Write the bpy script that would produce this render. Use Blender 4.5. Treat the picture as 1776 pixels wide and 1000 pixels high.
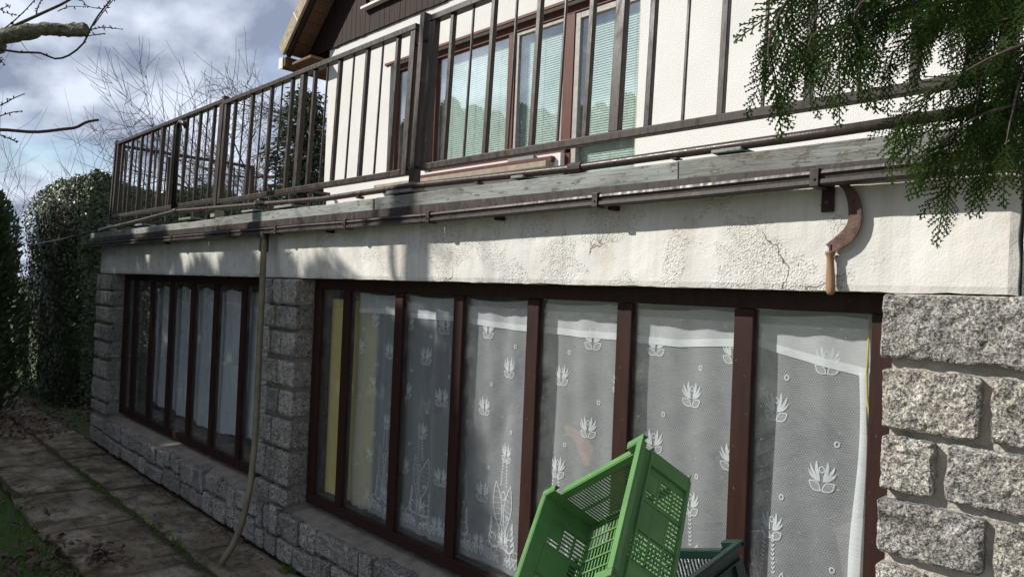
import bpy, bmesh, math, random
import numpy as np
from mathutils import Vector, Matrix

for o in list(bpy.data.objects):
    bpy.data.objects.remove(o)
scene = bpy.context.scene
COL = scene.collection
rnd = random.Random(7)

# ------------------------------------------------------------------ camera
# world: X runs along the terrace wall (to the right), Y into the house, Z up; wall face at Y = 0
FPX, ROLL, PITCH, THETA = 1250.0, 0.042, math.radians(0.5427), math.radians(44.08)
CAM = np.array([0.0, -2.03, 1.60])
_ct, _st = math.cos(THETA), math.sin(THETA)
_fh = np.array([-_ct, _st, 0.0]); _rt = np.array([_st, _ct, 0.0]); _up = np.array([0, 0, 1.0])
FW = _fh * math.cos(PITCH) + _up * math.sin(PITCH)
_u2 = _up * math.cos(PITCH) - _fh * math.sin(PITCH)
RT = _rt * math.cos(ROLL) + _u2 * math.sin(ROLL)
UP = _u2 * math.cos(ROLL) - _rt * math.sin(ROLL)
cam_data = bpy.data.cameras.new('camera')
cam_data.sensor_width = 36.0
cam_data.lens = FPX / 1776 * 36.0
cam_data.clip_start = 0.05
cam_data.clip_end = 900.0
cam = bpy.data.objects.new('camera', cam_data)
COL.objects.link(cam)
m = Matrix.Identity(4)
for i in range(3):
    m[i][0] = RT[i]; m[i][1] = UP[i]; m[i][2] = -FW[i]; m[i][3] = CAM[i]
cam.matrix_world = m
scene.camera = cam

# ------------------------------------------------------------------ sun and sky
SUN = Vector((-0.95, -1.0, 0.92)).normalized()          # direction towards the sun
sun_data = bpy.data.lights.new('sun', 'SUN')
sun_data.energy = 4.8
sun_data.angle = math.radians(0.55)
sun_data.color = (1.0, 0.955, 0.88)
sun = bpy.data.objects.new('sun', sun_data)
COL.objects.link(sun)
sun.rotation_euler = SUN.to_track_quat('Z', 'Y').to_euler()
sun.location = (-6, -6, 9)

world = bpy.data.worlds.new('World'); scene.world = world
world.use_nodes = True
wn = world.node_tree.nodes; wl = world.node_tree.links
for n in list(wn): wn.remove(n)
w_out = wn.new('ShaderNodeOutputWorld'); w_bg = wn.new('ShaderNodeBackground')
w_sky = wn.new('ShaderNodeTexSky'); w_sky.sky_type = 'NISHITA'; w_sky.sun_disc = False
w_sky.sun_elevation = math.asin(SUN.z)
w_sky.sun_rotation = math.atan2(SUN.x, SUN.y)
w_sky.air_density = 1.0; w_sky.dust_density = 0.6
w_tc = wn.new('ShaderNodeTexCoord')
w_sep = wn.new('ShaderNodeSeparateXYZ'); wl.new(w_tc.outputs['Generated'], w_sep.inputs[0])
def wmath(op, a, b=None, c=None):
    n = wn.new('ShaderNodeMath'); n.operation = op
    for i, v in enumerate((a, b, c)):
        if v is None: continue
        if isinstance(v, (int, float)): n.inputs[i].default_value = v
        else: wl.new(v, n.inputs[i])
    return n.outputs[0]
w_z = wmath('ADD', wmath('MAXIMUM', w_sep.outputs[2], 0.0), 0.22)
w_x = wmath('DIVIDE', w_sep.outputs[0], w_z); w_y = wmath('DIVIDE', w_sep.outputs[1], w_z)
w_cmb = wn.new('ShaderNodeCombineXYZ'); wl.new(w_x, w_cmb.inputs[0]); wl.new(w_y, w_cmb.inputs[1])
w_map = wn.new('ShaderNodeMapping'); wl.new(w_cmb.outputs[0], w_map.inputs[0])
w_map.inputs['Rotation'].default_value = (0, 0, math.radians(20)); w_map.inputs['Scale'].default_value = (1.0, 1.5, 1)
w_map.inputs['Location'].default_value = (3.7, 1.3, 0)
w_n1 = wn.new('ShaderNodeTexNoise'); wl.new(w_map.outputs[0], w_n1.inputs['Vector'])
w_n1.inputs['Scale'].default_value = 1.25; w_n1.inputs['Detail'].default_value = 6; w_n1.inputs['Roughness'].default_value = 0.5
w_n1.inputs['Distortion'].default_value = 0.35
w_n2 = wn.new('ShaderNodeTexNoise'); wl.new(w_map.outputs[0], w_n2.inputs['Vector'])
w_n2.inputs['Scale'].default_value = 2.6; w_n2.inputs['Detail'].default_value = 5; w_n2.inputs['Roughness'].default_value = 0.5
w_r1 = wn.new('ShaderNodeValToRGB'); wl.new(w_n1.outputs[0], w_r1.inputs[0])       # cover
w_r1.color_ramp.elements[0].position = 0.26; w_r1.color_ramp.elements[1].position = 0.46
w_r2 = wn.new('ShaderNodeValToRGB'); wl.new(w_n2.outputs[0], w_r2.inputs[0])       # cloud shade
w_r2.color_ramp.elements[0].position = 0.40; w_r2.color_ramp.elements[0].color = (1.9, 2.25, 3.05, 1)
w_r2.color_ramp.elements[1].position = 0.62; w_r2.color_ramp.elements[1].color = (5.3, 5.8, 6.8, 1)
w_mix = wn.new('ShaderNodeMix'); w_mix.data_type = 'RGBA'
wl.new(w_r1.outputs[0], w_mix.inputs['Factor']); wl.new(w_sky.outputs[0], w_mix.inputs[6]); wl.new(w_r2.outputs[0], w_mix.inputs[7])
wl.new(w_mix.outputs[2], w_bg.inputs['Color']); w_bg.inputs['Strength'].default_value = 0.12
wl.new(w_bg.outputs[0], w_out.inputs['Surface'])

scene.view_settings.view_transform = 'Standard'
scene.view_settings.look = 'None'
scene.view_settings.gamma = 1.0
scene.view_settings.use_curve_mapping = False
scene.view_settings.exposure = 0.36
scene.render.engine = 'CYCLES'
try:
    scene.cycles.max_bounces = 8; scene.cycles.transparent_max_bounces = 24
    scene.cycles.caustics_reflective = False; scene.cycles.caustics_refractive = False
except Exception: pass

# ------------------------------------------------------------------ helpers: place by viewing ray onto a real plane
def ray(px, py): return FW + RT * ((px - 888) / FPX) - UP * ((py - 500) / FPX)
def onY(px, py, Y):
    d = ray(px, py); return CAM + d * ((Y - CAM[1]) / d[1])
def onX(px, py, X):
    d = ray(px, py); return CAM + d * ((X - CAM[0]) / d[0])
def onZ(px, py, Z):
    d = ray(px, py); return CAM + d * ((Z - CAM[2]) / d[2])
def at(px, py, dep): return CAM + ray(px, py) * dep

# ------------------------------------------------------------------ helpers: objects
def link(o, parent=None):
    COL.objects.link(o)
    if parent is not None: o.parent = parent
    return o
def tag(o, label, cat, group=None):
    o['label'] = label; o['category'] = cat
    if group: o['group'] = group
    return o
def empty(name, loc, label=None, cat=None, group=None, parent=None):
    o = bpy.data.objects.new(name, None); o.location = loc; o.empty_display_size = 0.1
    link(o, parent)
    if label: tag(o, label, cat, group)
    return o
def base(parent):
    """world offset of a parent chain (all empties and meshes here are unrotated)"""
    v = Vector((0, 0, 0))
    while parent is not None:
        v += Vector(parent.location); parent = parent.parent
    return v
def mesh_obj(name, verts, faces, mat, parent=None, smooth=False, origin=None, bevel=0.0, keep=False):
    """verts in world space; origin = world point of the object's origin (default: parent's)"""
    v = np.array(verts, dtype=np.float64).reshape(-1, 3)
    pb = base(parent)
    org = Vector(origin) if origin is not None else pb
    v = v - np.array(org)
    me = bpy.data.meshes.new(name)
    fa = faces if isinstance(faces, list) else None
    if fa is not None:
        me.from_pydata([tuple(p) for p in v], [], fa)
    else:                                   # numpy (n,k) faces, quick
        n, k = faces.shape
        me.vertices.add(len(v)); me.vertices.foreach_set('co', v.ravel())
        me.loops.add(n * k); me.loops.foreach_set('vertex_index', faces.ravel().astype(np.int32))
        me.polygons.add(n)
        me.polygons.foreach_set('loop_start', (np.arange(n) * k).astype(np.int32))
        me.update(calc_edges=True)
    me.materials.append(mat)
    if smooth: me.polygons.foreach_set('use_smooth', [True] * len(me.polygons))
    me.update()
    o = bpy.data.objects.new(name, me)
    o.location = org - pb
    link(o, parent)
    if bevel > 0:
        b = o.modifiers.new('bevel', 'BEVEL'); b.width = bevel; b.segments = 2; b.limit_method = 'ANGLE'
    return o
class MB:
    def __init__(s): s.v = []; s.f = []
    def add(s, verts, faces):
        k = len(s.v); s.v += [tuple(p) for p in verts]; s.f += [tuple(i + k for i in f) for f in faces]; return s
    def box(s, x0, x1, y0, y1, z0, z1):
        v = [(x0,y0,z0),(x1,y0,z0),(x1,y1,z0),(x0,y1,z0),(x0,y0,z1),(x1,y0,z1),(x1,y1,z1),(x0,y1,z1)]
        return s.add(v, [(0,3,2,1),(4,5,6,7),(0,1,5,4),(1,2,6,5),(2,3,7,6),(3,0,4,7)])
    def hexa(s, v8):
        return s.add(v8, [(0,3,2,1),(4,5,6,7),(0,1,5,4),(1,2,6,5),(2,3,7,6),(3,0,4,7)])
    def bar(s, a, b, w, h, up=(0, 0, 1)):
        a = np.array(a, float); b = np.array(b, float); d = b - a; d /= np.linalg.norm(d)
        u = np.array(up, float)
        if abs(d @ u) > 0.95: u = np.array([0, 1.0, 0])
        r = np.cross(d, u); r /= np.linalg.norm(r); u = np.cross(r, d)
        r = r * w / 2; u = u * h / 2
        return s.hexa([a-r-u, a+r-u, a+r+u, a-r+u, b-r-u, b+r-u, b+r+u, b-r+u])
    def tube(s, pts, rad, n=8, cap=True):
        pts = [np.array(p, float) for p in pts]
        if not hasattr(rad, '__len__'): rad = [rad] * len(pts)
        k = len(s.v); ref = np.array([0.13, 0.27, 0.95]); prev = None
        for i, p in enumerate(pts):
            d = pts[min(i+1, len(pts)-1)] - pts[max(i-1, 0)]; d = d / (np.linalg.norm(d) + 1e-12)
            if prev is None:
                a = np.cross(d, ref)
                if np.linalg.norm(a) < 0.1: a = np.cross(d, [1, 0, 0])
            else: a = prev - d * (prev @ d)
            a = a / np.linalg.norm(a); prev = a; b = np.cross(d, a)
            for j in range(n):
                t = 2 * math.pi * j / n
                s.v.append(tuple(p + (a * math.cos(t) + b * math.sin(t)) * rad[i]))
        for i in range(len(pts) - 1):
            for j in range(n):
                j2 = (j + 1) % n
                s.f.append((k+i*n+j, k+i*n+j2, k+(i+1)*n+j2, k+(i+1)*n+j))
        if cap:
            s.f.append(tuple(k + j for j in range(n))[::-1]); e = k + (len(pts)-1)*n
            s.f.append(tuple(e + j for j in range(n)))
        return s
    def build(s, name, mat, parent=None, **kw):
        return mesh_obj(name, s.v, s.f, mat, parent, **kw)

# ------------------------------------------------------------------ materials
MATS = {}
class NT:
    def __init__(s, name):
        s.m = bpy.data.materials.new(name); s.m.use_nodes = True
        s.t = s.m.node_tree; s.n = s.t.nodes; s.l = s.t.links
        s.bsdf = s.n['Principled BSDF']; s.out = s.n['Material Output']
        MATS[name] = s.m
        s.tc = None
    def new(s, typ, **kw):
        n = s.n.new(typ)
        for k, v in kw.items(): setattr(n, k, v)
        return n
    def set(s, node, key, val):
        inp = node.inputs[key]
        if hasattr(val, 'is_linked') or hasattr(val, 'links'): s.l.new(val, inp)
        else: inp.default_value = val
    def coord(s, kind='Object', scale=(1, 1, 1), jitter=False):
        if s.tc is None: s.tc = s.new('ShaderNodeTexCoord')
        mp = s.new('ShaderNodeMapping'); s.l.new(s.tc.outputs[kind], mp.inputs[0]); mp.inputs['Scale'].default_value = scale
        if jitter:
            oi = s.new('ShaderNodeObjectInfo'); mu = s.new('ShaderNodeMath', operation='MULTIPLY'); mu.inputs[1].default_value = 37.0
            s.l.new(oi.outputs['Random'], mu.inputs[0]); cb = s.new('ShaderNodeCombineXYZ')
            for i in range(3): s.l.new(mu.outputs[0], cb.inputs[i])
            s.l.new(cb.outputs[0], mp.inputs['Location'])
        return mp.outputs[0]
    def noise(s, vec, scale, detail=4, rough=0.55, dist=0.0):
        n = s.new('ShaderNodeTexNoise'); s.l.new(vec, n.inputs['Vector'])
        n.inputs['Scale'].default_value = scale; n.inputs['Detail'].default_value = detail
        n.inputs['Roughness'].default_value = rough; n.inputs['Distortion'].default_value = dist
        return n.outputs[0]
    def voro(s, vec, scale, feature='F1', out=0):
        n = s.new('ShaderNodeTexVoronoi', feature=feature); s.l.new(vec, n.inputs['Vector']); n.inputs['Scale'].default_value = scale
        return n.outputs[out]
    def ramp(s, fac, stops):
        r = s.new('ShaderNodeValToRGB'); s.l.new(fac, r.inputs[0]); e = r.color_ramp.elements
        while len(e) < len(stops): e.new(0.5)
        for el, (p, c) in zip(e, stops):
            el.position = p
            if isinstance(c, (int, float)): c = (c, c, c)
            el.color = (*c, 1)
        return r.outputs[0]
    def mix(s, fac, a, b, mode='MIX'):
        n = s.new('ShaderNodeMix', data_type='RGBA', blend_type=mode)
        for idx, v in ((0, fac), (6, a), (7, b)):
            if isinstance(v, (int, float)): n.inputs[idx].default_value = v
            elif isinstance(v, tuple): n.inputs[idx].default_value = (*v, 1)
            else: s.l.new(v, n.inputs[idx])
        return n.outputs[2]
    def math(s, op, a, b=None):
        n = s.new('ShaderNodeMath', operation=op)
        for i, v in enumerate((a, b)):
            if v is None: continue
            if isinstance(v, (int, float)): n.inputs[i].default_value = v
            else: s.l.new(v, n.inputs[i])
        return n.outputs[0]
    def bump(s, height, strength=0.4, dist=0.01, normal=None):
        b = s.new('ShaderNodeBump'); s.l.new(height, b.inputs['Height'])
        b.inputs['Strength'].default_value = strength; b.inputs['Distance'].default_value = dist
        if normal is not None: s.l.new(normal, b.inputs['Normal'])
        return b.outputs[0]
    def fin(s, color=None, rough=None, normal=None, **kw):
        b = s.bsdf
        for key, v in (('Base Color', color), ('Roughness', rough), ('Normal', normal)):
            if v is None: continue
            if isinstance(v, tuple): b.inputs[key].default_value = (*v, 1)
            elif isinstance(v, (int, float)): b.inputs[key].default_value = v
            else: s.l.new(v, b.inputs[key])
        for k, v in kw.items(): b.inputs[k].default_value = v
        return s.m
def lerp3(a, f): return tuple(x * f for x in a)
def simple(name, col, rough=0.6, var=0.35, scale=8, bump=0.15, bscale=60, bdist=0.003, stretch=(1, 1, 1), jitter=True, **kw):
    t = NT(name); v = t.coord('Object', stretch, jitter)
    n = t.noise(v, scale, 5)
    c = t.ramp(n, [(0.25, lerp3(col, 1 - var)), (0.75, lerp3(col, 1 + var))])
    nb = t.bump(t.noise(v, bscale, 3), bump, bdist)
    rr = t.ramp(t.noise(v, scale * 2.3, 3), [(0.3, max(rough - 0.12, 0.05)), (0.7, min(rough + 0.12, 1))])
    t.bsdf.inputs['Specular IOR Level'].default_value = 0.25
    return t.fin(c, rr, nb, **kw)

# stucco on the terrace edge: rough-cast with smoother flaking skin
def m_stucco(name, flaky):
    t = NT(name); v = t.coord('Object')
    fine = t.voro(v, 160); grain = t.noise(v, 190, 3, 0.6); med = t.noise(v, 14, 5, 0.6)
    speck = t.ramp(t.noise(v, 105, 3, 0.75), [(0.33, 0.22), (0.47, 1.0)])
    big = t.noise(v, 2.2, 5, 0.6)
    col = t.ramp(big, [(0.3, (0.54, 0.535, 0.52)), (0.5, (0.62, 0.61, 0.585)), (0.75, (0.655, 0.635, 0.595))])
    h = t.math('ADD', t.math('MULTIPLY', fine, 0.8), t.math('MULTIPLY', grain, 0.6))
    if flaky:
        sep = t.new('ShaderNodeSeparateXYZ'); t.l.new(v, sep.inputs[0])
        mr = t.new('ShaderNodeMapRange'); t.l.new(sep.outputs[0], mr.inputs[0]); mr.inputs[1].default_value = 2.60; mr.inputs[2].default_value = 2.85; mr.inputs[4].default_value = 0.16
        wob = t.math('ADD', t.noise(v, 6.0, 5, 0.62, 0.5), mr.outputs[0])      # the skin is whole at the right end
        flake = t.ramp(wob, [(0.47, 0.0), (0.55, 1.0)])                 # 1 = smooth skin still on
        edge = t.ramp(wob, [(0.462, 1.0), (0.48, 0.72), (0.497, 1.0)])
        speck = t.mix(flake, speck, (0.97, 0.97, 0.97))
        col = t.mix(1.0, col, t.mix(0.5, (1, 1, 1), edge), 'MULTIPLY')
        wv = t.new('ShaderNodeVectorMath', operation='ADD')
        nn = t.new('ShaderNodeTexNoise'); t.l.new(v, nn.inputs['Vector']); nn.inputs['Scale'].default_value = 7; nn.inputs['Detail'].default_value = 4
        sc = t.new('ShaderNodeVectorMath', operation='SCALE'); t.l.new(nn.outputs[1], sc.inputs[0]); sc.inputs['Scale'].default_value = 0.28
        t.l.new(v, wv.inputs[0]); t.l.new(sc.outputs[0], wv.inputs[1])
        crk = t.voro(wv.outputs[0], 2.6, 'DISTANCE_TO_EDGE')
        gate = t.ramp(t.noise(v, 2.7, 2), [(0.57, 0.0), (0.62, 1.0)])
        line = t.math('MULTIPLY', t.ramp(crk, [(0.0, 1.0), (0.009, 0.0)]), gate)
        col = t.mix(line, col, (0.08, 0.07, 0.06))
        h = t.math('ADD', t.math('MULTIPLY', h, t.ramp(flake, [(0, 1.0), (1, 0.22)])), t.math('MULTIPLY', flake, 0.45))
        h = t.math('SUBTRACT', h, t.math('MULTIPLY', line, 1.2))
        h = t.math('ADD', h, t.math('MULTIPLY', t.noise(v, 26, 4), 0.3))
    col = t.mix(0.8, col, speck, 'MULTIPLY')
    if flaky: col = t.mix(t.ramp(t.noise(v, 4.2, 5, 0.6), [(0.52, 0.0), (0.66, 0.45)]), col, (0.50, 0.43, 0.34))
    stain = t.ramp(t.noise(t.coord('Object', (1, 1, 0.25)), 5, 4), [(0.35, (0.80, 0.78, 0.74)), (0.6, (1, 1, 1))])
    col = t.mix(0.6, col, stain, 'MULTIPLY')
    streak = t.ramp(t.noise(t.coord('Object', (9, 1, 0.35)), 3.0, 5, 0.65), [(0.36, (0.62, 0.58, 0.52)), (0.52, (1, 1, 1))])
    col = t.mix(0.22, col, streak, 'MULTIPLY')
    t.fin(col, 0.92, t.bump(h, 0.6, 0.006))
m_stucco('stucco_flaking', True); m_stucco('stucco', False)

def m_granite(name, tone):
    t = NT(name); v = t.coord('Object', (1, 1, 1), True)
    g1 = t.noise(v, 150, 3, 0.8); g2 = t.voro(v, 210); g3 = t.noise(v, 34, 4, 0.6)
    col = t.ramp(g1, [(0.36, lerp3((0.045, 0.045, 0.047), tone)), (0.46, lerp3((0.23, 0.225, 0.215), tone)), (0.55, lerp3((0.42, 0.41, 0.385), tone)), (0.64, lerp3((0.68, 0.66, 0.61), tone))])
    col = t.mix(0.55, col, t.ramp(g3, [(0.34, 0.42), (0.62, 1.15)]), 'MULTIPLY')
    pit = t.ramp(t.noise(v, 48, 4, 0.7), [(0.33, 0.0), (0.42, 1.0)])
    col = t.mix(0.75, col, t.ramp(pit, [(0, 0.30), (1, 1.0)]), 'MULTIPLY')
    warm = t.ramp(t.noise(v, 9, 3), [(0.4, (1, 1, 1)), (0.7, (1.0, 0.96, 0.90))])
    col = t.mix(0.8, col, warm, 'MULTIPLY')
    oi = t.new('ShaderNodeObjectInfo'); col = t.mix(1.0, col, t.ramp(oi.outputs['Random'], [(0.0, (0.74, 0.74, 0.76)), (0.5, (1.0, 0.99, 0.96)), (1.0, (1.14, 1.12, 1.08))]), 'MULTIPLY')
    dirt = t.ramp(t.noise(v, 5.0, 5, 0.7), [(0.42, (0.62, 0.60, 0.56)), (0.60, (1, 1, 1))]); col = t.mix(0.7, col, dirt, 'MULTIPLY')
    h = t.math('ADD', t.math('MULTIPLY', g1, 0.7), t.math('ADD', t.math('MULTIPLY', pit, 0.5), t.math('MULTIPLY', g3, 1.2)))
    t.fin(col, 0.85, t.bump(h, 1.0, 0.012))
m_granite('granite', 1.22); m_granite('granite_dark', 1.05); m_granite('granite_pier', 1.15)  # one granite; shade is put into the darker pier and plinth tones
simple('mortar', (0.37, 0.34, 0.30), 0.95, 0.28, 12, 0.9, 80, 0.010); simple('mortar_dark', (0.24, 0.21, 0.175), 0.95, 0.35, 11, 0.8, 70, 0.008)

def m_frame(name, col, worn=(0.18, 0.10, 0.07)):
    t = NT(name); v = t.coord('Object', (1, 1, 0.15), True)
    n = t.noise(v, 40, 5, 0.6); c = t.ramp(n, [(0.3, lerp3(col, 0.75)), (0.7, lerp3(col, 1.25))])
    w = t.ramp(t.noise(t.coord('Object', (1, 1, 1), True), 55, 4, 0.7), [(0.66, 0.0), (0.72, 1.0)])
    c = t.mix(t.math('MULTIPLY', w, 0.7), c, worn)
    t.fin(c, 0.55, t.bump(t.noise(v, 90, 4), 0.25, 0.003)); t.bsdf.inputs['Specular IOR Level'].default_value = 0.22
m_frame('frame_paint', (0.025, 0.0098, 0.0072)); m_frame('frame_dark', (0.026, 0.0120, 0.0090)); m_frame('frame_red', (0.085, 0.028, 0.018), (0.30, 0.27, 0.24))

def m_rail(name, col, rough=0.42, met=0.0):
    t = NT(name); v = t.coord('Object', (1, 1, 0.3), True)
    c = t.ramp(t.noise(v, 30, 5, 0.65), [(0.3, lerp3(col, 0.7)), (0.6, col), (0.78, lerp3(col, 1.7))])
    moss = t.ramp(t.noise(t.coord('Object', (1, 1, 1), True), 14, 5, 0.7), [(0.60, 0.0), (0.75, 1.0)])
    c = t.mix(t.math('MULTIPLY', moss, 0.45), c, (0.16, 0.15, 0.07))
    r = t.ramp(t.noise(v, 60, 3), [(0.3, rough - 0.12), (0.7, rough + 0.16)])
    t.fin(c, r, t.bump(t.noise(v, 120, 4), 0.25, 0.002), Metallic=met); t.bsdf.inputs['Specular IOR Level'].default_value = 0.30
m_rail('rail_paint', (0.031, 0.0205, 0.0160)); m_rail('pipe_paint', (0.045, 0.031, 0.026), 0.36)
m_rail('gutter_paint', (0.040, 0.029, 0.026), 0.45); m_rail('black_pipe', (0.012, 0.012, 0.012), 0.4)

def m_beam():
    t = NT('weathered_beam'); v = t.coord('Object', (0.16, 1, 1)); f = t.coord('Object', (0.05, 1, 1)); o = t.coord('Object')
    gr = t.noise(f, 130, 5, 0.7, 0.3)
    c = t.ramp(t.noise(v, 9, 5, 0.6), [(0.28, (0.08, 0.075, 0.062)), (0.45, (0.165, 0.17, 0.155)), (0.60, (0.245, 0.262, 0.25)), (0.78, (0.15, 0.125, 0.095))])
    c = t.mix(0.65, c, t.ramp(gr, [(0.33, 0.28), (0.50, 1.1)]), 'MULTIPLY')
    pk = t.ramp(t.noise(t.coord('Object', (0.28, 1, 1)), 60, 5, 0.75), [(0.36, 0.0), (0.43, 1.0)])
    c = t.mix(t.math('SUBTRACT', 1.0, pk), c, (0.13, 0.105, 0.08))
    rust = t.ramp(t.noise(o, 2.4, 3, 0.6), [(0.66, 0.0), (0.74, 1.0)])
    c = t.mix(t.math('MULTIPLY', rust, 0.7), c, (0.24, 0.12, 0.06))
    t.fin(c, 0.85, t.bump(t.math('ADD', gr, t.math('MULTIPLY', pk, 0.7)), 0.7, 0.004))
m_beam()
def m_boards(name, c0, c1, streak=(0.18, 0.09, 0.05), axis=(1, 1, 0.06)):
    t = NT(name); v = t.coord('Object', axis, True)
    g = t.noise(v, 60, 5, 0.65, 0.4); oi = t.new('ShaderNodeObjectInfo')
    c = t.ramp(g, [(0.3, c0), (0.65, c1)])
    c = t.mix(t.math('MULTIPLY', oi.outputs['Random'], 0.35), c, t.mix(0.5, c0, c1))
    s = t.ramp(t.noise(v, 22, 4, 0.7), [(0.60, 0.0), (0.72, 1.0)])
    c = t.mix(t.math('MULTIPLY', s, 0.6), c, streak)
    t.bsdf.inputs['Specular IOR Level'].default_value = 0.2
    t.fin(c, 0.75, t.bump(g, 0.5, 0.004))
m_boards('cladding', (0.012, 0.0070, 0.0055), (0.034, 0.018, 0.013), (0.12, 0.045, 0.026))
m_boards('soffit_wood', (0.095, 0.050, 0.030), (0.185, 0.110, 0.066), (0.05, 0.025, 0.015), (0.06, 1, 1))
simple('verge_tile', (0.33, 0.27, 0.19), 0.9, 0.35, 16, 0.6, 120, 0.004)
simple('roof_tile', (0.20, 0.11, 0.08), 0.9, 0.3, 10)
simple('fascia', (0.12, 0.045, 0.028), 0.6, 0.4, 9)
simple('sash_grey', (0.30, 0.28, 0.26), 0.5, 0.2, 20)
simple('white_trim', (0.62, 0.60, 0.56), 0.6, 0.1, 20)
simple('render_upper', (0.625, 0.615, 0.585), 0.93, 0.05, 3, 0.7, 120, 0.008)
simple('sill_stone', (0.27, 0.235, 0.18), 0.85, 0.25, 12, 0.4, 70)
simple('interior', (0.16, 0.155, 0.145), 0.9, 0.2, 3)
simple('floor_tile', (0.17, 0.155, 0.14), 0.7, 0.2, 4)
simple('yellow_board', (0.72, 0.59, 0.20), 0.55, 0.10, 3, 0.05, 40)
simple('yellow_plastic', (0.62, 0.48, 0.04), 0.4, 0.1, 5)
simple('hose', (0.155, 0.135, 0.088), 0.55, 0.3, 12, 0.2, 60)
simple('yard_concrete', (0.33, 0.295, 0.25), 0.9, 0.2, 4, 0.4, 40)  # pale tone for the added light-bouncing paving out of view
simple('terrace_concrete', (0.30, 0.28, 0.25), 0.9, 0.2, 6)
simple('bark', (0.105, 0.085, 0.062), 0.95, 0.5, 18, 1.0, 45, 0.02)
simple('twig_bark', (0.060, 0.046, 0.036), 0.85, 0.35, 30)
simple('twig_far', (0.105, 0.085, 0.066), 0.9, 0.35, 8)
simple('lichen_bark', (0.15, 0.15, 0.105), 0.95, 0.6, 26, 1.0, 60, 0.02)
simple('dry_leaf', (0.125, 0.078, 0.055), 0.8, 0.5, 30, 0.3, 80)
simple('post_metal', (0.05, 0.055, 0.05), 0.6, 0.3, 8)
simple('rust_paper', (0.22, 0.095, 0.05), 0.8, 0.3, 30)
simple('wire_yellow', (0.55, 0.45, 0.02), 0.4, 0.1, 5)
simple('wire_green', (0.03, 0.22, 0.05), 0.4, 0.1, 5)
simple('wire_brown', (0.10, 0.04, 0.02), 0.4, 0.1, 5)
simple('handle_wood', (0.27, 0.165, 0.095), 0.6, 0.4, 30, 0.3, 80, 0.002, (1, 1, 0.15))
simple('rusty_steel', (0.082, 0.050, 0.037), 0.5, 0.5, 40, 0.4, 110, 0.002, (1, 1, 1), True, Metallic=0.35)
simple('mop_pad', (0.22, 0.22, 0.22), 0.8, 0.2, 10)

def m_plastic(name, col, trans):
    t = NT(name); v = t.coord('Object', (1, 1, 1), True)
    c = t.ramp(t.noise(v, 14, 4), [(0.3, lerp3(col, 0.80)), (0.7, lerp3(col, 1.12))])
    scf = t.ramp(t.noise(t.coord('Object', (1, 1, 4), True), 38, 5, 0.75), [(0.60, 0.0), (0.72, 0.45)])
    c = t.mix(scf, c, tuple(min(x * 1.5 + .05, 1) for x in col))
    drt = t.ramp(t.noise(v, 7, 5, 0.7), [(0.52, 0.0), (0.72, 0.5)]); c = t.mix(drt, c, lerp3(col, 0.45))
    r = t.ramp(t.noise(v, 50, 4, 0.7), [(0.3, 0.30), (0.7, 0.50)])
    t.fin(c, r, t.bump(t.noise(v, 160, 3), 0.12, 0.001))
    if trans > 0:
        tr = t.new('ShaderNodeBsdfTranslucent'); tr.inputs['Color'].default_value = (*lerp3(col, 1.3), 1)
        mx = t.new('ShaderNodeMixShader'); mx.inputs[0].default_value = trans
        t.l.new(t.bsdf.outputs[0], mx.inputs[1]); t.l.new(tr.outputs[0], mx.inputs[2]); t.l.new(mx.outputs[0], t.out.inputs['Surface'])
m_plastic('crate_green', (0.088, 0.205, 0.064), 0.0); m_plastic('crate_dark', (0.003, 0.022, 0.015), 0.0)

def m_leaf(name, c0, c1, rough=0.5, trans=0.3, spec=0.5, nscale=9):
    t = NT(name); v = t.coord('Object')
    wn_ = t.new('ShaderNodeTexWhiteNoise'); geo = t.new('ShaderNodeNewGeometry'); t.l.new(geo.outputs['Random Per Island'], wn_.inputs['Vector'])
    c = t.ramp(wn_.outputs[0], [(0.0, c0), (1.0, c1)])
    c = t.mix(0.5, c, t.ramp(t.noise(v, nscale, 3), [(0.3, c0), (0.7, c1)]))
    t.fin(c, rough)
    t.bsdf.inputs['Specular IOR Level'].default_value = spec
    tr = t.new('ShaderNodeBsdfTranslucent'); t.l.new(c, tr.inputs['Color'])
    mx = t.new('ShaderNodeMixShader'); mx.inputs[0].default_value = trans
    t.l.new(t.bsdf.outputs[0], mx.inputs[1]); t.l.new(tr.outputs[0], mx.inputs[2]); t.l.new(mx.outputs[0], t.out.inputs['Surface'])
m_leaf('thuja_leaf', (0.006, 0.017, 0.003), (0.036, 0.066, 0.010), 0.75, 0.30, 0.12)
m_leaf('conifer_leaf', (0.020, 0.040, 0.012), (0.060, 0.095, 0.025), 0.6, 0.2)
m_leaf('ivy_leaf', (0.020, 0.042, 0.015), (0.085, 0.115, 0.040), 0.45, 0.15, 0.5)
m_leaf('spruce_leaf', (0.016, 0.034, 0.016), (0.045, 0.075, 0.030), 0.6, 0.15)
m_leaf('beech_leaf', (0.16, 0.08, 0.035), (0.30, 0.17, 0.08), 0.7, 0.25)
m_leaf('grass_blade', (0.045, 0.100, 0.012), (0.110, 0.210, 0.030), 0.6, 0.3)
m_leaf('litter_leaf', (0.060, 0.036, 0.026), (0.150, 0.098, 0.072), 0.75, 0.15)
m_leaf('scilla_petal', (0.06, 0.08, 0.45), (0.12, 0.14, 0.60), 0.5, 0.3)
simple('moss_soil', (0.050, 0.042, 0.022), 0.98, 0.5, 20, 0.8, 80, 0.01)

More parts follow.
